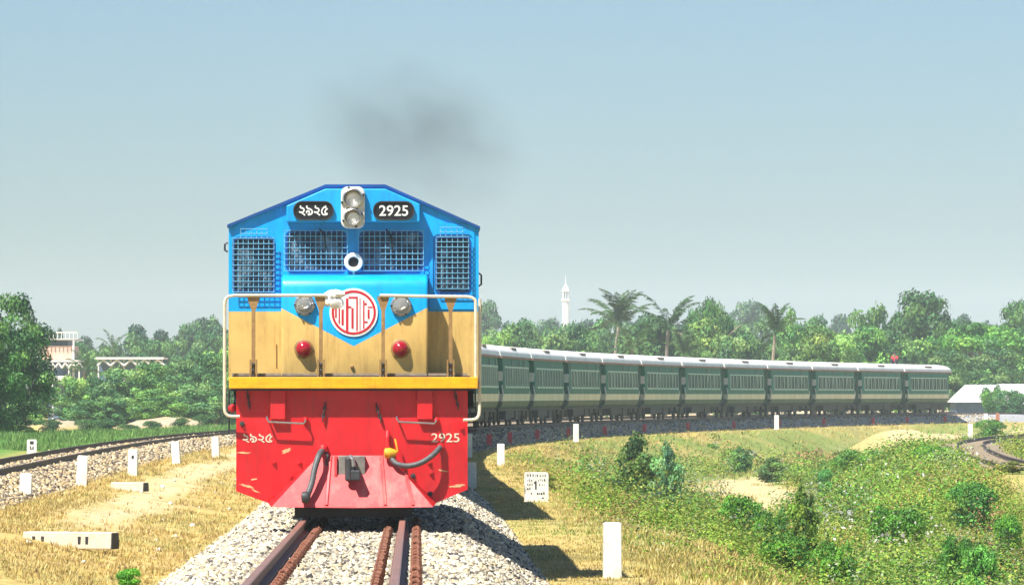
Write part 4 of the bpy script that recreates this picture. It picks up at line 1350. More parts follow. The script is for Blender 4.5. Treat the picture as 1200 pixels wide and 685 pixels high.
block(83, 640, 68.5, 1.18, 0.26, 0.21, R(-108), 'long pale concrete block lying in the dry grass', [(-.75, 0), (-.55, 0), (.28, 0), (.45, 0)])
block(152, 575, 101, 0.66, 0.24, 0.17, R(-112), 'short pale concrete block lying by the trodden footpath', [])

# ================================================================== BUILDINGS FAR BEHIND
def terrace_house():
    y = 470.0
    S = y / F
    ox = (66 - 600) * S
    root = empty('terrace_house', (ox, y, -1.2), 0, 'white two storey house with balcony rails and salmon wall behind the trees', 'house')
    X = lambda px: (px - 66) * S
    Z = lambda py: CAM_Z + (HOR - py) * S + 1.2
    MB().box(X(43), X(86), 0.0, 6, Z(421), Z(405)).build('wall', 'plaster_pink', root)
    MB().box(X(43), X(78), 0.9, 6, Z(405), Z(397)).build('upper_room', 'blue_grey', root)
    MB().box(X(38), X(91), -0.2, 7, Z(398.5), Z(396.5)).build('roof_slab', 'plaster', root)
    p = MB(); p.box(X(39), X(91), -0.58, -0.5, Z(390), Z(388.6)); 
    for k in range(12): p.box(X(39.3 + k * 4.7), X(40.1 + k * 4.7), -0.57, -0.49, Z(397), Z(390))
    p.build('parapet', 'plaster', root)
    for px in (44, 85): MB().box(X(px), X(px + 2.4), -0.3, 0, 0, Z(398)).build('pillar', 'plaster', root)
    MB().box(X(60), X(96), -1.2, 6, Z(424), Z(421.5)).build('balcony_slab', 'plaster', root)
    MB().box(X(54), X(84), -1.0, 5, Z(449), Z(440)).build('balcony', 'plaster', root)
    MB().box(X(56), X(95), 0.5, 5, 0, Z(424.2)).build('lower_room', 'blue_grey', root)
    t = MB()
    for k in range(5):
        a = X(58 + 8 * k); b_ = X(62 + 8 * k); c_ = X(66 + 8 * k)
        t.tube([(a, -1.1, Z(431)), (b_, -1.1, Z(425))], 0.09, 5); t.tube([(b_, -1.1, Z(425)), (c_, -1.1, Z(431))], 0.09, 5)
    t.build('lattice', 'plaster', root)
    for px in (62, 81, 93): MB().box(X(px), X(px + 1.6), -1.0, -0.8, 0, Z(424.2)).build('pillar', 'plaster', root)
    # second: long shed roof on lattice
    root2 = empty('long_shed', ((150 - 600) * S, y + 3, -1.2), 0, 'long low shed with a thin white roof and lattice posts among trees', 'shed')
    X2 = lambda px: (px - 150) * S
    MB().box(X2(110), X2(190), -1, 5, Z(420.5), Z(418)).build('roof', 'plaster', root2)
    t = MB()
    for k in range(5):
        a, b_, c_ = X2(112 + 16 * k), X2(119 + 16 * k), X2(127 + 16 * k)
        t.tube([(a, -.8, Z(428)), (b_, -.8, Z(421))], 0.10, 5); t.tube([(b_, -.8, Z(421)), (c_, -.8, Z(428))], 0.10, 5)
    t.build('lattice', 'plaster', root2)
    for k in range(6): MB().box(X2(112 + 15 * k), X2(113.4 + 15 * k), -.5, -.3, 0, Z(420.5)).build('post', 'plaster', root2)
    MB().box(X2(111), X2(189), 2, 4.5, 0, Z(424)).build('back_wall', 'blue_grey', root2)
terrace_house()

def minaret():
    y = 1900.0; S = y / F
    root = empty('minaret', ((663 - 600) * S, y, -0.8), 0, 'slender white minaret rising pale above the distant trees', 'minaret')
    Z = lambda py: CAM_Z + (HOR - py) * S + 0.8
    MB().lathe([(1.25, 0), (1.2, Z(353))], (0, 0, 0), 'z', 8).build('shaft', 'plaster', root)
    MB().lathe([(1.25, Z(353)), (1.65, Z(352)), (1.65, Z(350.5)), (1.2, Z(350))], (0, 0, 0), 'z', 8).build('balcony', 'plaster', root)
    for k in range(8):
        t = 2 * math.pi * k / 8
        MB().box(1.05 * math.cos(t) - .12, 1.05 * math.cos(t) + .12, 1.05 * math.sin(t) - .12, 1.05 * math.sin(t) + .12, Z(350.2), Z(342)).build('column', 'plaster', root)
    MB().lathe([(0.6, Z(350.2)), (0.6, Z(342))], (0, 0, 0), 'z', 8).build('core', 'blue_grey', root)
    MB().lathe([(1.3, Z(342)), (1.45, Z(341)), (1.3, Z(339.5)), (1.0, Z(337)), (0.5, Z(334.5)), (0.25, Z(333))], (0, 0, 0), 'z', 12).build('dome', 'plaster', root)
    MB().lathe([(0.22, Z(333)), (0.12, Z(328)), (0.05, Z(322))], (0, 0, 0), 'z', 6).build('finial', 'plaster', root)
minaret()

def tin_shed(px0, px1, pyr, pye, y, depth, label, hipl=18):
    S = y / F
    cx_ = (px0 + px1) / 2
    root = empty('tin_shed', ((cx_ - 600) * S, y, -0.7), 0, label, 'shed')
    X = lambda px: (px - cx_) * S
    Z = lambda py: CAM_Z + (HOR - py) * S + 0.7
    r = MB()
    a, b_, c_, d_ = (X(px0), 0, Z(pye)), (X(px1), 0, Z(pye)), (X(px1), depth / 2, Z(pyr)), (X(px0 + hipl), depth / 2, Z(pyr))
    e_, f_ = (X(px1), depth, Z(pye)), (X(px0), depth, Z(pye))
    r.add([a, b_, c_, d_, e_, f_], [(0, 1, 2, 3), (3, 2, 4, 5), (0, 3, 5), (1, 4, 2), (0, 5, 4, 1)])
    r.build('roof', 'tin_roof', root)
    MB().box(X(px0 + 4), X(px1 - 2), 0.5, depth - .5, 0, Z(pye) - .03).build('wall', 'blue_grey', root)
    nseam = int((px1 - px0) / 9)
    for k in range(1, nseam):
        t = px0 + hipl + (px1 - px0 - hipl) * k / nseam
        sm = MB(); sm.tube([(X(t), -0.01, Z(pye) + .02), (X(t), depth / 2, Z(pyr) + .02)], 0.03, 4); sm.build('roof_seam', 'plaster', root)
tin_shed(1117, 1172, 450.5, 471, 430, 7, 'white tin roofed shed with a hipped end past the last coach')
tin_shed(1166, 1240, 449.5, 474, 444, 7, 'wider white tin roofed shed half hidden by a round bush', 6)
# low brick wall fragments by the sheds, and a brick house in the trees
bw = empty('brick_pile', ((1100 - 600) * 412 / F, 412, -0.6), 0.1, 'low heap of orange bricks beside the white tin shed', 'bricks')
for k in range(14):
    MB().box(-0.125, 0.125, -0.06, 0.06, 0, 0.075).build('brick', 'brick_red', bw)
    o = bw.children[-1] if len(bw.children) else None
kids = [o for o in bpy.data.objects if o.parent == bw]
for k, o in enumerate(kids):
    o.scale = (1.7, 2, 2.2); o.location = (-0.75 + 0.43 * (k % 5) - 0.1 * (k // 5), 0, 0.17 * (k // 5)); o.rotation_euler = (0, 0, random.uniform(-.1, .1))
bh = empty('brick_house', ((1204 - 600) * 500 / F, 500, -0.8), 0, 'orange brick house glimpsed between the trees by the tin sheds', 'house')
MB().box(-1.1, 3, 0, 4, 0, 6.3).build('wall', 'brick_red', bh)
MB().prism([(-1.4, 6.3), (3.3, 6.3), (1, 7.4)], -.4, 4.4).build('roof', 'plaster_pink', bh)
MB().box(-0.6, 0.2, -.03, 0.05, 3.5, 4.7).build('window', 'blue_grey', bh)

# ================================================================== VEGETATION
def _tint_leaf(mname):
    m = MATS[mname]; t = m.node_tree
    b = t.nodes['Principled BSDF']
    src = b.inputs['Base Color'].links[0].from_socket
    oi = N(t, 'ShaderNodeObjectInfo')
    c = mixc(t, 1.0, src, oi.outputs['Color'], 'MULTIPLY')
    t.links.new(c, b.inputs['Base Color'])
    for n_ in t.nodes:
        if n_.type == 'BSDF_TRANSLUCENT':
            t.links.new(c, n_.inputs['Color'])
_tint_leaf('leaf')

def diamonds(P, D, Nn, ln, wd):
    """leaf-shaped faces: P base point, D direction, Nn leaf normal; lengths ln, widths wd"""
    side = np.cross(D, Nn)
    side /= np.linalg.norm(side, axis=1)[:, None] + 1e-9
    mid = P + D * (ln * 0.5)[:, None]
    droop = Nn * (ln * 0.12)[:, None]
    V = np.stack([P, mid + side * (wd / 2)[:, None] + droop, P + D * ln[:, None], mid - side * (wd / 2)[:, None] + droop], 1)
    Fq = (np.arange(4)[None] + (np.arange(len(P)) * 4)[:, None])
    return V.reshape(-1, 3), Fq
def unit(v): return v / (np.linalg.norm(v, axis=1)[:, None] + 1e-9)

GREENS = np.array([(0.052, 0.125, 0.042), (0.082, 0.17, 0.052), (0.12, 0.225, 0.06), (0.034, 0.085, 0.038), (0.155, 0.245, 0.075)])
def crown_mesh(name, seed, rx, z0, z1, n_lobes, n_leaf, leaf, style='round', lobe_r=(0.20, 0.34)):
    g = np.random.default_rng(seed)
    zc, rz = (z0 + z1) / 2, (z1 - z0) / 2
    C = []
    while len(C) < n_lobes:
        p = g.uniform(-1, 1, 3)
        d = np.linalg.norm(p)
        if d > 1 or d < 0.25: continue
        if style == 'flat' and p[2] < -0.2: continue
        C.append(p)
    C = np.array(C)
    if style == 'tall': C[:, :2] *= (1 - 0.45 * np.clip(C[:, 2:3], 0, 1))
    if style == 'flat': C[:, 2] = np.abs(C[:, 2]) * 0.9 * (1.15 - (C[:, 0] ** 2 + C[:, 1] ** 2))
    lr = g.uniform(*lobe_r, n_lobes) * rx
    Cw = np.stack([C[:, 0] * (rx - lr * .6), C[:, 1] * (rx - lr * .6), zc + C[:, 2] * (rz - lr * .5)], 1)
    w = lr ** 2; k = g.choice(n_lobes, n_leaf, p=w / w.sum())
    dirs = unit(g.normal(size=(n_leaf, 3)))
    dirs[:, 2] = np.where(dirs[:, 2] < -0.35, -dirs[:, 2] * 0.6, dirs[:, 2]); dirs = unit(dirs)
    rad = lr[k] * (0.55 + 0.5 * g.uniform(0, 1, n_leaf) ** 0.6)
    flat = 0.55 if style == 'flat' else 0.85
    P = Cw[k] + dirs * rad[:, None] * np.array([1, 1, flat])
    Nn = unit(dirs + g.normal(scale=0.45, size=(n_leaf, 3)))
    D = unit(np.cross(Nn, g.normal(size=(n_leaf, 3))))
    D[:, 2] -= 0.25; D = unit(D)
    ln = leaf * g.uniform(0.6, 1.35, n_leaf); wd = ln * g.uniform(0.45, 0.75, n_leaf)
    V, Fq = diamonds(P, D, Nn, ln, wd)
    lobe_c = GREENS[g.choice(len(GREENS), n_lobes, p=(.25, .3, .2, .15, .1))] * g.uniform(0.8, 1.25, (n_lobes, 1))
    col = lobe_c[k] * g.uniform(0.75, 1.3, (n_leaf, 1)) * (1 + g.normal(scale=0.06, size=(n_leaf, 3)))
    me = np_mesh(name, V, Fq, 'leaf', np.repeat(np.clip(col, 0.01, 0.5), 4, 0), 'MESH')
    return me, Cw

def trunk_mesh(seed, h, r, Cw, n_limb, z_split, mat='bark'):
    r_ = random.Random(seed)
    m = MB()
    lean = (r_.uniform(-.25, .25), r_.uniform(-.25, .25))
    pts = [(lean[0] * t * t, lean[1] * t * t, -0.4 + (z_split + .4) * t) for t in np.linspace(0, 1, 5)]
    m.tube(pts, [r * (1.25 - 0.5 * t) for t in np.linspace(0, 1, 5)], 8)
    top = Vector(pts[-1])
    idx = list(range(len(Cw))); r_.shuffle(idx)
    for i in idx[:n_limb]:
        c = Vector(Cw[i])
        mid = top.lerp(c, 0.5) + Vector((r_.uniform(-.3, .3), r_.uniform(-.3, .3), r_.uniform(-.1, .4)))
        s = top - Vector((0, 0, r_.uniform(0, z_split * .3)))
        m.tube([s, mid, c], [r * .5, r * .3, r * .08], 6)
    me = m.mesh('trunk', smooth=True)
    me.materials.append(MATS[mat])
    return me

TPL = {}
def template(key, seed, rx, z0, z1, n_lobes, n_leaf, leaf, style, trunk_r, n_limb, lobe_r=(0.20, 0.34), bark='bark'):
    cm, Cw = crown_mesh('crown', seed, rx, z0, z1, n_lobes, n_leaf, leaf, style, lobe_r)
    TPL[key] = (cm, trunk_mesh(seed, z1, trunk_r, Cw, n_limb, z0 + (z1 - z0) * 0.25, bark), z1, rx)
template('round1', 11, 4.6, 1.2, 10, 42, 7500, 0.44, 'round', 0.24, 9)
template('round2', 12, 4.2, 0.8, 10, 36, 7000, 0.44, 'round', 0.24, 9)
template('round3', 13, 5.2, 1.5, 10, 50, 8500, 0.42, 'round', 0.26, 10, (0.16, 0.30))
template('full1', 21, 4.8, -0.6, 10, 64, 9500, 0.40, 'round', 0.22, 9, (0.18, 0.32))
template('full2', 22, 4.4, -0.6, 10, 52, 8500, 0.42, 'round', 0.22, 9, (0.18, 0.34))
template('near1', 23, 4.7, -0.6, 10, 90, 20000, 0.26, 'round', 0.22, 9, (0.14, 0.27))
template('tall1', 14, 2.8, 1.6, 10, 34, 5200, 0.40, 'tall', 0.18, 8, (0.22, 0.40))
template('tall2', 15, 3.3, 0.8, 10, 38, 6000, 0.42, 'tall', 0.20, 8, (0.2, 0.38))
template('flat1', 16, 7.0, 4.2, 10, 46, 8500, 0.40, 'flat', 0.26, 12, (0.16, 0.28), 'bark_pale')
template('airy1', 17, 3.6, 3.0, 10, 22, 2200, 0.40, 'round', 0.16, 14, (0.16, 0.30), 'bark_pale')
template('bush1', 18, 5.6, 0.0, 10, 40, 6000, 0.55, 'round', 0.22, 8, (0.22, 0.42))
template('bush2', 19, 6.4, 0.0, 10, 34, 6000, 0.60, 'round', 0.22, 8, (0.2, 0.40))
template('bush3', 20, 4.6, 0.0, 10, 40, 3600, 0.60, 'tall', 0.20, 14, (0.16, 0.34))

def tree(kind, px, top, y, width_px=None, zb=None, tint=(1, 1, 1), label='', group=None, name='tree', cat='tree', rot=None, bark=True):
    """a tree of the given kind whose crown top stands at picture row `top`"""
    cm, tm, h0, rx = TPL[kind]
    x = (px - 600) * y / F
    zb = gzs(x, y) if zb is None else zb
    h = CAM_Z + (HOR - top) * y / F - zb
    s = h / h0
    sxy = (width_px * y / F) / (2 * rx) if width_px else s
    root = empty(name, (x, y, zb), rot if rot is not None else random.uniform(0, 6.28), label, cat, group)
    c = inst('crown', cm, root, sc=(sxy, sxy, s)); c.color = (*tint, 1)
    inst('trunk' if name != 'bush' else 'stem', tm, root, sc=((sxy + s) / 2, (sxy + s) / 2, s))
    return root

def palm_meshes(seed, n_frond=22, fl=2.6, trunk_h=7.5):
    g = np.random.default_rng(seed); r_ = random.Random(seed)
    tb = MB()
    lean = r_.uniform(-.5, .5)
    pts = [(lean * t * t, 0.2 * lean * t, -0.3 + (trunk_h + 0.3) * t) for t in np.linspace(0, 1, 9)]
    tb.tube(pts, [0.19 - 0.07 * t for t in np.linspace(0, 1, 9)], 8)
    tme = tb.mesh('trunk', smooth=True); tme.materials.append(MATS['bark_pale'])
    top = np.array(pts[-1])
    P, D, Nn, ln, wd, cc = [], [], [], [], [], []
    for k in range(n_frond):
        az = 2 * math.pi * (k * 0.382 + r_.uniform(-.03, .03)); el = r_.choice((86, 76, 64, 52, 40, 26, 10, -10, -30)) * math.pi / 180
        L_ = fl * r_.uniform(0.85, 1.15)
        p = top.copy(); hd_ = np.array([math.cos(az), math.sin(az), 0])
        prev = p
        n_ = 42
        tone = r_.uniform(0.8, 1.25)
        for i in range(n_):
            t = i / n_
            e = el - 0.75 * t * t * t - 0.35 * t - 0.35 * t * t
            d = hd_ * math.cos(e) + np.array([0, 0, math.sin(e)])
            p = p + d * L_ / n_
            side = np.cross(d, [0, 0, 1]); side /= np.linalg.norm(side) + 1e-9
            up = np.cross(side, d)
            if t > 0.12:
                l_ = L_ * 0.17 * math.sin(math.pi * min(1, 0.12 + t * 0.92)) ** 0.6
                for s in (-1, 1):
                    dd = side * s * 0.55 + d * 0.75 - np.array([0, 0, 0.55])
                    dd = dd + g.normal(scale=0.16, size=3)
                    P.append(p); D.append(dd / np.linalg.norm(dd)); Nn.append(up); ln.append(l_ * r_.uniform(.75, 1.1)); wd.append(0.07 * fl / 2.6); cc.append(tone)
            P.append(prev); D.append((p - prev) / (np.linalg.norm(p - prev) + 1e-9)); Nn.append(up); ln.append(L_ / n_ * 1.3); wd.append(0.06); cc.append(1.2)
            prev = p
    P, D, Nn = map(np.array, (P, D, Nn)); ln, wd, cc = map(np.array, (ln, wd, cc))
    V, Fq = diamonds(P, D, Nn, ln, wd)
    col = np.array([0.075, 0.135, 0.035])[None] * cc[:, None] * g.uniform(0.75, 1.3, (len(P), 1))
    return np_mesh('fronds', V, Fq, 'leaf', np.repeat(col, 4, 0), 'MESH'), tme, float(trunk_h + fl * 0.93)
PALMS = [palm_meshes(31, 25, 3.1, 6.8), palm_meshes(32, 22, 3.3, 6.4), palm_meshes(33, 22, 2.7, 6.6)]
def palm(i, px, top, y, sc_xy=1.0, label='', group=None, tint=(1, 1, 1)):
    fm, tm, h0 = PALMS[i]
    x = (px - 600) * y / F; zb = gzs(x, y)
    s = (CAM_Z + (HOR - top) * y / F - zb) / h0
    root = empty('palm_tree', (x, y, zb), random.uniform(0, 6.28), label, 'palm tree', group)
    f = inst('fronds', fm, root, sc=(s * sc_xy, s * sc_xy, s)); f.color = (*tint, 1)
    inst('trunk', tm, root, sc=(s, s, s))

B = (0.85, 1.0, 1.25)       # bluer leaves: distance haze put into the colour
Yg = (1.5, 1.35, 0.9)       # yellow-green species
D_ = (0.75, 0.9, 0.85)
G1 = (1.0, 1.05, 1.0)
Lg = (1.25, 1.45, 1.0)
# --- right, far hazy row
gR = 'hazy trees on the horizon behind the train'
lab = 'hazy blue-green tree on the skyline far behind the train'
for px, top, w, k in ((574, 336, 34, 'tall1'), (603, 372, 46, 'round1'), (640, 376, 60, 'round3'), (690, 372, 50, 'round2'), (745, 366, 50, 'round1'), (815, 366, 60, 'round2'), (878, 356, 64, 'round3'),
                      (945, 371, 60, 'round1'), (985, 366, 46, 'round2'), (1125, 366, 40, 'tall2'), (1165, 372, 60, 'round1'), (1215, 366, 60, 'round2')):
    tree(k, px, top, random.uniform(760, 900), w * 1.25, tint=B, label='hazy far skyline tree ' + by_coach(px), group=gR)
# --- right, the wood behind the train
palm(0, 717, 336, 466, 1.25, 'tall coconut palm with spreading fronds between round trees behind the coaches', tint=(.8, .95, .9))
palm(1, 779, 336, 441, 1.0, 'dark upright palm beside the flat-topped tree behind the coaches', tint=(.65, .85, .9))
palm(2, 741, 374, 422, 1.1, 'small palm with drooping fronds at the foot of the tall coconut palm', tint=(.9, 1, .95))
palm(0, 903, 352, 422, 1.0, 'palm with upright grey-green fronds near the leaning tree', tint=(.65, .9, .9))
palm(2, 996, 402, 432, 1.0, 'short palm among yellow-green bushes behind the rear coaches', tint=(1.1, 1.3, .9))
palm(0, 805, 384, 436, 0.9, 'low palm half sunk in the yellow-green tree crowns', tint=(.8, .95, .9))
gB = 'bushy trees close behind the coaches'
front = [(585, 386, 40, 'full2', Lg), (612, 380, 54, 'full1', G1), (650, 388, 56, 'full2', G1), (672, 384, 50, 'round3', D_), (698, 392, 44, 'full1', G1), (738, 390, 50, 'full2', D_), (765, 374, 50, 'round3', D_),
         (795, 392, 52, 'full1', Yg), (826, 378, 60, 'round3', Yg), (852, 388, 46, 'full2', G1), (874, 392, 50, 'full1', D_), (896, 396, 44, 'full2', G1), (925, 386, 56, 'round3', Lg), (955, 384, 60, 'full1', Yg),
         (985, 388, 56, 'full2', Lg), (1015, 384, 58, 'full1', Lg), (1042, 392, 54, 'round3', G1), (1075, 396, 60, 'full2', Lg), (1105, 412, 50, 'full1', G1), (1130, 418, 54, 'full2', D_), (1165, 410, 56, 'full1', G1), (1196, 418, 50, 'round3', Lg)]
for i, (px, top, w, k, ti) in enumerate(front):
    nm = {Yg: 'yellow-green', Lg: 'light green', G1: 'mid green', D_: 'dark green'}[ti]
    tree(k, px, top - 3, 432 + (i * 37 % 30), w * 1.5, tint=tuple(v * 1.3 for v in ti), label=nm + ' bushy tree behind ' + by_coach(px), group='bushy trees close behind the train')
tree('flat1', 829, 346, 480, 62, tint=(.9, 1.25, .8), label='dark flat-topped tree beside the upright palm')
tree('airy1', 926, 354, 470, 46, tint=Lg, label='thin leaning tree with a loose spray of leaves behind the palm')
tree('full1', 1072, 340, 500, 122, tint=(.75, 1.0, .75), label='big dark round tree standing highest above the rear coaches')
tree('full2', 1022, 350, 505, 72, tint=(.8, 1.05, .8), label='tall dark tree against the left flank of the biggest tree')
tree('tall2', 1104, 362, 498, 40, tint=(.75, .95, .8), label='slim dark tree against the right flank of the biggest tree')
tree('flat1', 1150, 375, 462, 150, tint=(1.5, 1.95, .9), label='wide spreading bright green tree above the tin sheds')
tree('flat1', 1205, 380, 470, 110, tint=(1.4, 1.8, .9), label='second bright green spreading crown beside the brick house')
tree('full1', 1196, 352, 520, 80, tint=(.85, 1.1, .8), label='dark tree rising behind the wide bright green crown')
tree('bush1', 1184, 455, 421, 44, tint=(1, 1.3, 1.3), label='round green bush in front of the white tin sheds', name='bush', cat='bush')
tree('bush2', 1163, 449, 426, 30, tint=(1.1, 1.5, .8), label='small bright bush on the corner of the white tin roof', name='bush', cat='bush')
for i, px in enumerate(range(580, 1215, 34)):
    tree(('full2', 'full1', 'round3')[i % 3], px, (380, 373, 384, 376, 370)[i % 5], 560 + (i * 53 % 70), 64, tint=(1.15, 1.4, 1.35), label='dense mid-distance tree filling the wood ' + by_coach(px), group='dense trees of the wood behind the train')  # tint puts the haze over the wood into the leaf colour
# --- left
gL = 'hazy trees behind the field'
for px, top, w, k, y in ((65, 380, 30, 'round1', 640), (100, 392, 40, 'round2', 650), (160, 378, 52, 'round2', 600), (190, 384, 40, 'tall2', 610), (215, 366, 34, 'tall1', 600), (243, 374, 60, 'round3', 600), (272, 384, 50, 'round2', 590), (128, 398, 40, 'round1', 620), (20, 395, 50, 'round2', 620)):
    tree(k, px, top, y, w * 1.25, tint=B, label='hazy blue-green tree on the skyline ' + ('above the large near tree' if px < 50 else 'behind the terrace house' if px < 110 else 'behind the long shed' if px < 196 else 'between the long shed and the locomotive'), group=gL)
for i, (px, top, w) in enumerate(((88, 400, 44), (120, 402, 50), (172, 396, 50), (205, 392, 52), (238, 388, 56), (266, 384, 50))):
    tree(('full1', 'full2')[i % 2], px, top, 500 + 9 * i, w * 1.2, tint=(1.2, 1.45, 1.5), label='soft blue-green tree ' + ('behind the terrace house', 'between the terrace house and the long shed', 'at the far end of the long shed', 'just past the long shed', 'halfway from the long shed to the locomotive', 'beside the locomotive cab')[i], group='trees behind the long shed')  # bluer tint: haze put into the leaf colour
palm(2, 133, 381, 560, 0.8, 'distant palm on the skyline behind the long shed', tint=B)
palm(1, 98, 404, 440, 0.9, 'palm with upright fronds beside the terrace house', tint=(.9, 1.1, 1.1))
tree('near1', 8, 344, 232, 124, tint=(.85, 1.1, .85), label='large near green tree at the field edge covering the house corner')
tree('near1', -14, 372, 225, 104, tint=(1.1, 1.35, .8), label='light green tree leaning out of the picture beside the large tree')
tree('airy1', 34, 352, 300, 34, tint=(.9, .9, .9), label='thin nearly bare tree above the large near tree')
left_front = [(48, 452, 60, 'round2', 300), (84, 436, 44, 'round1', 330), (112, 442, 60, 'round3', 335), (140, 426, 60, 'round1', 345), (170, 424, 64, 'round3', 350), (200, 418, 66, 'round2', 355), (232, 412, 70, 'round1', 360), (262, 402, 64, 'round3', 370),
              (98, 468, 50, 'round2', 312), (130, 462, 56, 'round1', 318), (185, 456, 66, 'round2', 322), (222, 452, 64, 'round3', 328), (255, 446, 60, 'round1', 335), (15, 470, 60, 'round2', 290)]
left_labels = ['dull tree between the large near tree and the earth mound', 'lighter tree under the balcony of the terrace house', 'dark bluish tree below the palm by the terrace house', 'dull tree under the middle of the long shed roof',
               'lighter tree under the shed end farther from the house', 'dark bluish tree just past the end of the long shed', 'dull tree halfway between the long shed and the locomotive', 'light tall tree half hidden by the locomotive',
               'dark low tree at the foot of the earth mound', 'dull low tree at the field edge below the shed middle', 'lighter low tree at the field edge below the shed end', 'dark low tree at the field edge between shed and locomotive',
               'dull low tree at the field edge against the locomotive handrail', 'lighter low tree under the large near tree']
for i, (px, top, w, k, y) in enumerate(left_front):
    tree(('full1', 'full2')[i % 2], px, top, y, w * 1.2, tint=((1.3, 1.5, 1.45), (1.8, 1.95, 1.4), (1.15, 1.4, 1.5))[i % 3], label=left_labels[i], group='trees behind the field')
for px, top, w, y, ti in ((12, 494, 26, 236, Lg), (34, 502, 22, 228, Yg), (66, 504, 26, 262, Lg), (58, 490, 30, 292, D_), (102, 490, 34, 288, G1), (120, 490, 34, 286, D_), (150, 496, 30, 288, G1), (178, 492, 26, 290, D_), (212, 488, 26, 292, G1), (240, 484, 28, 295, D_)):
    tree('bush1', px, top, y, w, tint=ti, label='low bush along the edge of the green field', group='bushes along the green field', name='bush', cat='bush')

# --- bushes on the right-hand ground
def bush(kind, px, base_py, w, top, tint, label, y, group=None):
    tree(kind, px, top, y, w, tint=tint, label=label, name='bush', cat='bush', group=group)
bush('bush3', 745, 560, 62, 508, (1.0, 1.0, .8), 'dark twiggy bush standing above the weeds beside a grey-green bush', 150)
bush('bush3', 781, 570, 44, 520, (1.8, 2.0, 2.6), 'grey-green bush with pale leaves beside the dark twiggy bush', 146)
bush('bush1', 868, 610, 62, 577, (1.2, 1.7, .55), 'vivid green bush at the lip of the sandy hollow', 112)
bush('bush2', 905, 620, 50, 592, (1.1, 1.5, .7), 'mid green bush sloping down from the vivid green bush', 106)
bush('bush1', 1138, 625, 62, 562, (1.1, 1.6, .8), 'tall dark green bush in the thick scrub', 128)
bush('bush2', 1095, 545, 60, 520, (1.8, 2.2, .7), 'yellow-green bush below the sand heap', 170)
bush('bush1', 1160, 503, 40, 490, (1.2, 1.5, .7), 'round green bush behind the siding rails', 290)
bush('bush2', 1050, 620, 70, 588, (1.3, 1.75, .6), 'broad bright green bush in front of the tall dark bush', 118)
bush('bush1', 1150, 665, 50, 634, (1.4, 2.0, 1.2), 'bluish green bush low on the right slope', 88)
bush('bush2', 1120, 650, 46, 622, (1.2, 1.7, .8), 'dark green bush beside the bluish green bush', 92)
bush('bush3', 1186, 570, 46, 540, (2.2, 1.3, .9), 'brownish half dry bush near the siding', 150)
bush('bush1', 967, 590, 20, 548, (1.1, 2.0, 1.6), 'small blue-green bush on the far side of the sandy hollow', 190)
bush('bush3', 940, 640, 44, 572, (1.5, 1.4, .6), 'thin tall weed bush rising before the sandy hollow', 96)
bush('bush3', 905, 545, 40, 536, (1.3, 1.3, 1.2), 'grey scrubby bush on the slope below the coaches', 215)
bush('bush3', 868, 530, 34, 524, (1.3, 1.5, 1.4), 'pale scrubby bush under the middle coaches', 240)
bush('bush2', 920, 655, 66, 622, (1.1, 1.5, .55), 'olive weed bush in the foreground slope', 86)
bush('bush2', 975, 660, 56, 628, (1.3, 1.7, .55), 'bright leafy weed bush low in the foreground slope', 84)
bush('bush1', 640, 640, 26, 556, (1.6, 1.1, .7), 'small brown weed bush behind the milestone', 118)
bush('bush1', 152, 690, 34, 664, (1.5, 2.4, .7), 'small fresh green plant in the dry grass near the pale ballast', 57.5)
bush('bush2', 1010, 545, 70, 524, (1.4, 1.8, .8), 'spreading green scrub bush on the slope behind the litter', 205)
bush('bush1', 1180, 625, 40, 600, (1.5, 2.0, .7), 'light green bush at the right of the tall dark bush', 112)

# --- grass and weeds (nobody could count them)
def tufts(name, X, Y, h, spread, nb, cols, label, cat='grass'):
    n_ = len(X)
    k = np.repeat(np.arange(n_), nb)
    m = len(k)
    a = rng.uniform(0, 2 * np.pi, m)
    out = np.stack([np.cos(a), np.sin(a), np.zeros(m)], 1)
    P = np.stack([X[k], Y[k], gz(X, Y)[k] - 0.02], 1) + out * (rng.uniform(0, 0.35, m) * spread[k])[:, None]
    D = unit(out * rng.uniform(0.15, 0.75, m)[:, None] + np.array([0, 0, 1.0]))
    Nn = unit(np.cross(D, rng.normal(size=(m, 3))))
    ln = h[k] * rng.uniform(0.55, 1.2, m)
    V, Fq = diamonds(P, D, Nn, ln, 0.007 + ln * rng.uniform(0.05, 0.10, m))
    c = (cols * rng.uniform(0.7, 1.3, (n_, 1)))[k] * rng.uniform(0.85, 1.15, (m, 1))
    tag(np_mesh(name, V, Fq, 'grass', np.repeat(c, 4, 0)), label, cat, kind='stuff')

def weeds(name, X, Y, h, r, nl, cols, leaf, label):
    n_ = len(X)
    k = np.repeat(np.arange(n_), nl); m = len(k)
    d = unit(rng.normal(size=(m, 3))); d[:, 2] = np.abs(d[:, 2])
    q = rng.uniform(0.3, 1.0, m) ** 0.6
    P = np.stack([X[k], Y[k], gz(X, Y)[k]], 1) + np.stack([d[:, 0] * r[k] * q, d[:, 1] * r[k] * q, d[:, 2] * h[k] * q], 1)
    Nn = unit(d + rng.normal(scale=0.5, size=(m, 3)) + np.array([0, 0, .3]))
    D = unit(np.cross(Nn, rng.normal(size=(m, 3))))
    ln = leaf[k] * rng.uniform(0.6, 1.4, m)
    V, Fq = diamonds(P, D, Nn, ln, ln * rng.uniform(0.4, 0.75, m))
    tone = ((0.42 + 1.15 * fbm(X, Y / 3, 1.6, 123)) * rng.uniform(0.8, 1.2, n_))[:, None]
    c = (cols * tone)[k] * rng.uniform(0.82, 1.18, (m, 1))
    tag(np_mesh(name, V, Fq, 'grass', np.repeat(np.clip(c, 0, .8), 4, 0)), label, 'weeds', kind='stuff')

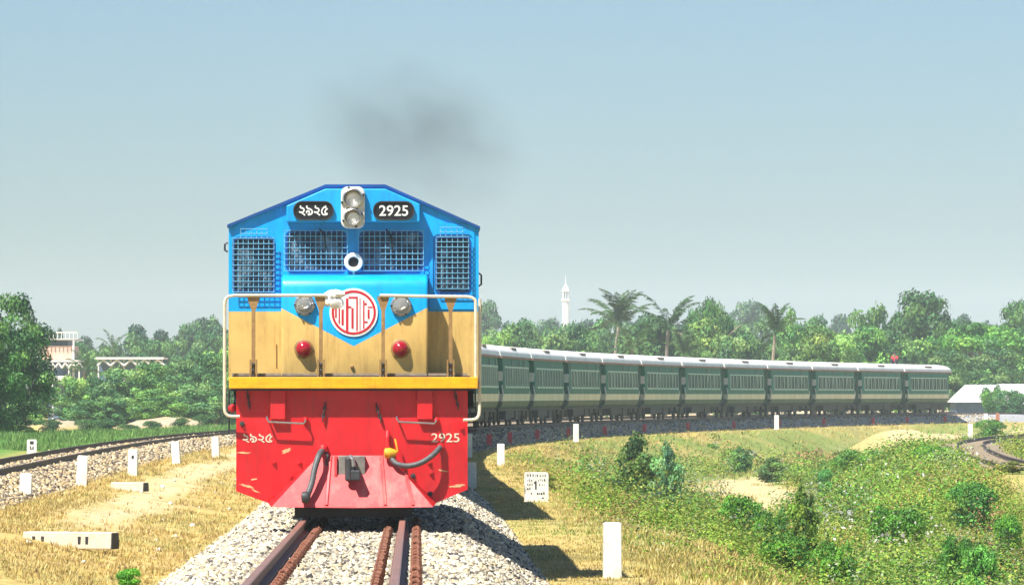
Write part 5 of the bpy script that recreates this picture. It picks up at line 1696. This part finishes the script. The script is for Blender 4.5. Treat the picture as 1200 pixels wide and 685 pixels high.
def field(n_, y0, y1, p=1.0, lo=-0.096, hi=0.096):
    t = rng.uniform(0, 1, n_)
    Y = y0 * (y1 / y0) ** (t ** p)
    X = rng.uniform(lo, hi, n_) * Y * 1.03
    return X, Y
def mixcol(n_, table, idx): return np.array(table)[idx]

# dry grass left of the line
X, Y = field(30000, 56, 210, 1.0, -0.10, -0.02)
l = lat(X, Y)
path = np.abs(l + 4.1 - 0.8 * (fbm(X * 0 + 3, Y, 30, 61) - 0.5) * 2) < 0.45
k = (l < -2.15) & (l > OFF2 + 1.85) & ~(path & (Y > 76) & (rng.uniform(0, 1, len(X)) < 0.9))
k &= fbm(X, Y, 1.6, 77) > 0.36
X, Y = X[k], Y[k]
c = mixcol(len(X), [(0.56, 0.41, 0.14), (0.46, 0.34, 0.12), (0.64, 0.50, 0.22), (0.34, 0.31, 0.09), (0.30, 0.20, 0.10)], rng.choice(5, len(X), p=(.36, .26, .2, .12, .06)))
tufts('dry_grass', X, Y, rng.uniform(0.03, 0.09, len(X)) * (1 + (Y - 56) / 150), rng.uniform(0.10, 0.22, len(X)), 6, c, 'short golden dry grass between the two railway lines')
# right-hand grass
X, Y = field(62000, 57, 400, 0.95, -0.03, 0.102)
l = lat(X, Y)
sandy = sand_mask(X, Y)
sd = np.abs(X - np.interp(Y, SIDY, SIDX))
k = (l > np.where(Y > 150, 1.8 + 0.5 * fbm(X, Y / 3, 1.2, 17), 2.1)) & (rng.uniform(0, 1, len(X)) > sandy * 1.05) & ~((sd < 1.15) & (Y > 100)) & (fbm(X, Y, 2.5, 78) > 0.22)
X, Y, l = X[k], Y[k], l[k]
green = fbm(X, Y / 3, 4.0, 90) + 0.25 * sstep(3.5, 8, l) - 0.10
gi = np.where(rng.uniform(0, 1, len(X)) < sstep(0.38, 0.68, green), 1, 0)
dryc = np.array([(0.54, 0.42, 0.14), (0.42, 0.35, 0.10), (0.62, 0.52, 0.24), (0.36, 0.22, 0.09)])[rng.choice(4, len(X), p=(.4, .3, .2, .1))]
grnc = np.array([(0.20, 0.30, 0.05), (0.28, 0.36, 0.07), (0.14, 0.22, 0.045), (0.36, 0.38, 0.10)])[rng.choice(4, len(X), p=(.35, .3, .15, .2))]
c = np.where(gi[:, None] == 1, grnc, dryc)
hh_ = rng.uniform(0.05, 0.15, len(X)) * (0.45 + 0.75 * sstep(2.5, 5, l)) * (1 + (Y - 57) / 320)
tufts('grass', X, Y, hh_, rng.uniform(0.14, 0.34, len(X)), 6, c, 'mixed yellow and green grass over the ground inside the curve')
# leafy weeds, thickest on the bank in front of the hollow and over the right slope
X, Y = field(36000, 60, 300, 0.85, 0.0, 0.102)
l = lat(X, Y)
u_ = X / Y * F + 600
sandy = sand_mask(X, Y) * 1.3
sd = np.abs(X - np.interp(Y, SIDY, SIDX))
bank = np.exp(-((Y - 102) / 24) ** 2) * sstep(3.3, 4.4, l)
right_ = sstep(6.5, 9.5, l) * sstep(250, 170, Y)
dens = np.clip(0.10 * sstep(3.2, 5, l) + 0.55 * bank + 0.75 * right_, 0, 1) * sstep(0.42, 0.60, fbm(X, Y / 3, 3.0, 55))
k = (rng.uniform(0, 1, len(X)) < dens) & (l > 3.0) & (rng.uniform(0, 1, len(X)) > sandy * 1.3) & ~((sd < 1.2) & (Y > 105))
X, Y, l = X[k], Y[k], l[k]
pal = np.array([(0.16, 0.30, 0.035), (0.24, 0.36, 0.05), (0.10, 0.19, 0.035), (0.34, 0.36, 0.07), (0.38, 0.25, 0.10), (0.30, 0.33, 0.20), (0.12, 0.34, 0.05)])
zone = fbm(X, Y / 3, 3.2, 91)
idx = np.where(zone < 0.40, rng.choice([3, 4, 1, 0], len(X)), np.where(zone < 0.56, rng.choice([0, 1, 1, 3], len(X)), rng.choice([0, 3, 2, 5, 1], len(X))))
sz = rng.uniform(0.6, 1.3, len(X)) * (0.55 + 1.0 * vnoise(X, Y / 2.5, 2.2, 4))
weeds('weeds', X, Y, 0.46 * sz * (1 + (Y - 60) / 500), 0.30 * sz * (1 + (Y - 60) / 300), 28, pal[idx], 0.038 * (1 + (Y - 60) / 120) * np.ones(len(X)), 'tangled leafy weeds covering the bank and slope inside the curve')
# thicker mounds of scrub among them
X, Y = field(6500, 74, 290, 0.8, 0.012, 0.102)
l = lat(X, Y)
sd = np.abs(X - np.interp(Y, SIDY, SIDX))
dens = np.clip(0.25 * np.exp(-((Y - 102) / 20) ** 2) * sstep(4.2, 5.5, l) + 0.6 * sstep(7.0, 10.0, l) * sstep(260, 170, Y) + 0.16 * sstep(4.5, 6.5, l), 0, 1) * sstep(0.42, 0.60, fbm(X, Y / 3, 3.0, 57))
k = (rng.uniform(0, 1, len(X)) < dens) & (rng.uniform(0, 1, len(X)) > sand_mask(X, Y) * 1.6) & (sd > 1.9)
X, Y = X[k], Y[k]
pal2 = np.array([(0.13, 0.27, 0.035), (0.20, 0.34, 0.045), (0.07, 0.15, 0.03), (0.30, 0.34, 0.07), (0.26, 0.30, 0.20), (0.10, 0.30, 0.05), (0.34, 0.20, 0.10)])
idx = rng.choice(7, len(X), p=(.26, .22, .17, .12, .08, .10, .05))
sz = rng.uniform(0.35, 1.35, len(X)) ** 1.3
weeds('scrub', X, Y, 0.85 * sz, 0.72 * sz, 110, pal2[idx], 0.055 * (1 + (Y - 60) / 140), 'low mounds of leafy scrub scattered over the slope inside the curve')
# strip of crop in the field
X = rng.uniform(-27, -11.0, 14000); Y = rng.uniform(115, 292, 14000)
k = (lat(X, Y) < -10.2) & (X > -0.098 * Y) & ((Y > 160) | (lat(X, Y) < -11.5)); X, Y = X[k], Y[k]
tufts('field_grass', X, Y, rng.uniform(0.12, 0.34, len(X)), rng.uniform(0.3, 0.6, len(X)), 6, np.array([(0.15, 0.26, 0.07)]) * rng.uniform(.8, 1.3, (len(X), 1)), 'bright green strip of field grass beyond the empty track')
# pale litter caught in the scrub
Xl, Yl = [], []
for px, py_, n_ in ((975, 585, 60), (1080, 600, 36), (1150, 555, 30), (1040, 605, 20), (1000, 560, 40), (890, 590, 8)):
    for _ in range(n_):
        y = 2.6 * F / (py_ - HOR + random.gauss(0, 10)); x = (px - 600 + random.gauss(0, 26)) * y / F
        Xl.append(x); Yl.append(y)
Xl, Yl = np.array(Xl), np.array(Yl)
P = np.stack([Xl, Yl, gz(Xl, Yl) + rng.uniform(0.3, 0.75, len(Xl))], 1)
Nn = unit(rng.normal(size=(len(Xl), 3)) + np.array([0, -.5, .6])); D = unit(np.cross(Nn, rng.normal(size=(len(Xl), 3))))
V, Fq = diamonds(P, D, Nn, rng.uniform(.05, .18, len(Xl)), rng.uniform(.04, .11, len(Xl)))
tag(np_mesh('litter', V, Fq, 'grass', np.repeat(np.array([[0.72, 0.72, 0.70]]) * rng.uniform(.7, 1.05, (len(Xl), 1)), 4, 0)), 'scattered pale scraps of litter caught in the scrub', 'litter', kind='stuff')
Xl = rng.uniform(-0.095, -0.045, 90); Yl = rng.uniform(62, 130, 90); Xl = Xl * Yl
k = (lat(Xl, Yl) < -2.3) & (lat(Xl, Yl) > OFF2 + 3); Xl, Yl = Xl[k], Yl[k]
stones('loose_stones', np.stack([Xl, Yl, gz(Xl, Yl) + .015], 1), rng.uniform(.02, .06, len(Xl)), np.array([[0.72, 0.66, 0.56]]) * rng.uniform(.8, 1.1, (len(Xl), 1)), 'loose pale stones strewn over the dry grass')

# ================================================================== EXHAUST SMOKE AND HAZE
def volume_mat(name, col, dens, aniso=0.0, noise_scale=None, absorb=None):
    m = bpy.data.materials.new(name); m.use_nodes = True
    t = m.node_tree; t.nodes.clear()
    o = N(t, 'ShaderNodeOutputMaterial'); v = N(t, 'ShaderNodeVolumePrincipled')
    v.inputs['Color'].default_value = (*col, 1)
    v.inputs['Anisotropy'].default_value = aniso
    v.inputs['Density'].default_value = dens
    if noise_scale:
        tc = N(t, 'ShaderNodeTexCoord')
        n1 = noise(t, noise_scale, 4, 0.6, tc.outputs['Object'])
        ln_ = N(t, 'ShaderNodeVectorMath', operation='LENGTH'); t.links.new(tc.outputs['Object'], ln_.inputs[0])
        edge = ramp(t, ln_.outputs['Value'], 0.15, 1.0, 1.0, 0.0)
        m1 = N(t, 'ShaderNodeMath', operation='MULTIPLY'); t.links.new(ramp(t, n1, 0.38, 0.68), m1.inputs[0]); t.links.new(edge, m1.inputs[1])
        m2 = N(t, 'ShaderNodeMath', operation='MULTIPLY'); t.links.new(m1.outputs[0], m2.inputs[0]); m2.inputs[1].default_value = dens
        t.links.new(m2.outputs[0], v.inputs['Density'])
    t.links.new(v.outputs[0], o.inputs['Volume'])
    MATS[name] = m
    return m
volume_mat('smoke_volume', (0.16, 0.17, 0.17), 0.48, 0.0, 1.3)
bm = bmesh.new(); bmesh.ops.create_icosphere(bm, subdivisions=3, radius=1.0)
sme = bpy.data.meshes.new('smoke'); bm.to_mesh(sme); bm.free(); sme.materials.append(MATS['smoke_volume'])
smoke = bpy.data.objects.new('smoke', sme); link(smoke)
ys_m = 67.0
smoke.location = ((488 - 600) * ys_m / F, ys_m, CAM_Z + (HOR - 156) * ys_m / F)
smoke.scale = (1.5, 2.2, 1.0)
smoke.rotation_euler = (0, R(24), 0)
tag(smoke, 'thin dark exhaust smoke drifting above the locomotive roof', 'smoke', kind='stuff')

HAZE = 0.00022
volume_mat('haze_volume', (0.76, 0.90, 1.0), HAZE, -0.35)
hz = MB(); hz.box(-1510, 1510, -70, 2610, -5, 48)
haze = hz.build('haze', 'haze_volume')
tag(haze, 'thin pale blue haze in the air over the whole place', 'haze', kind='stuff')
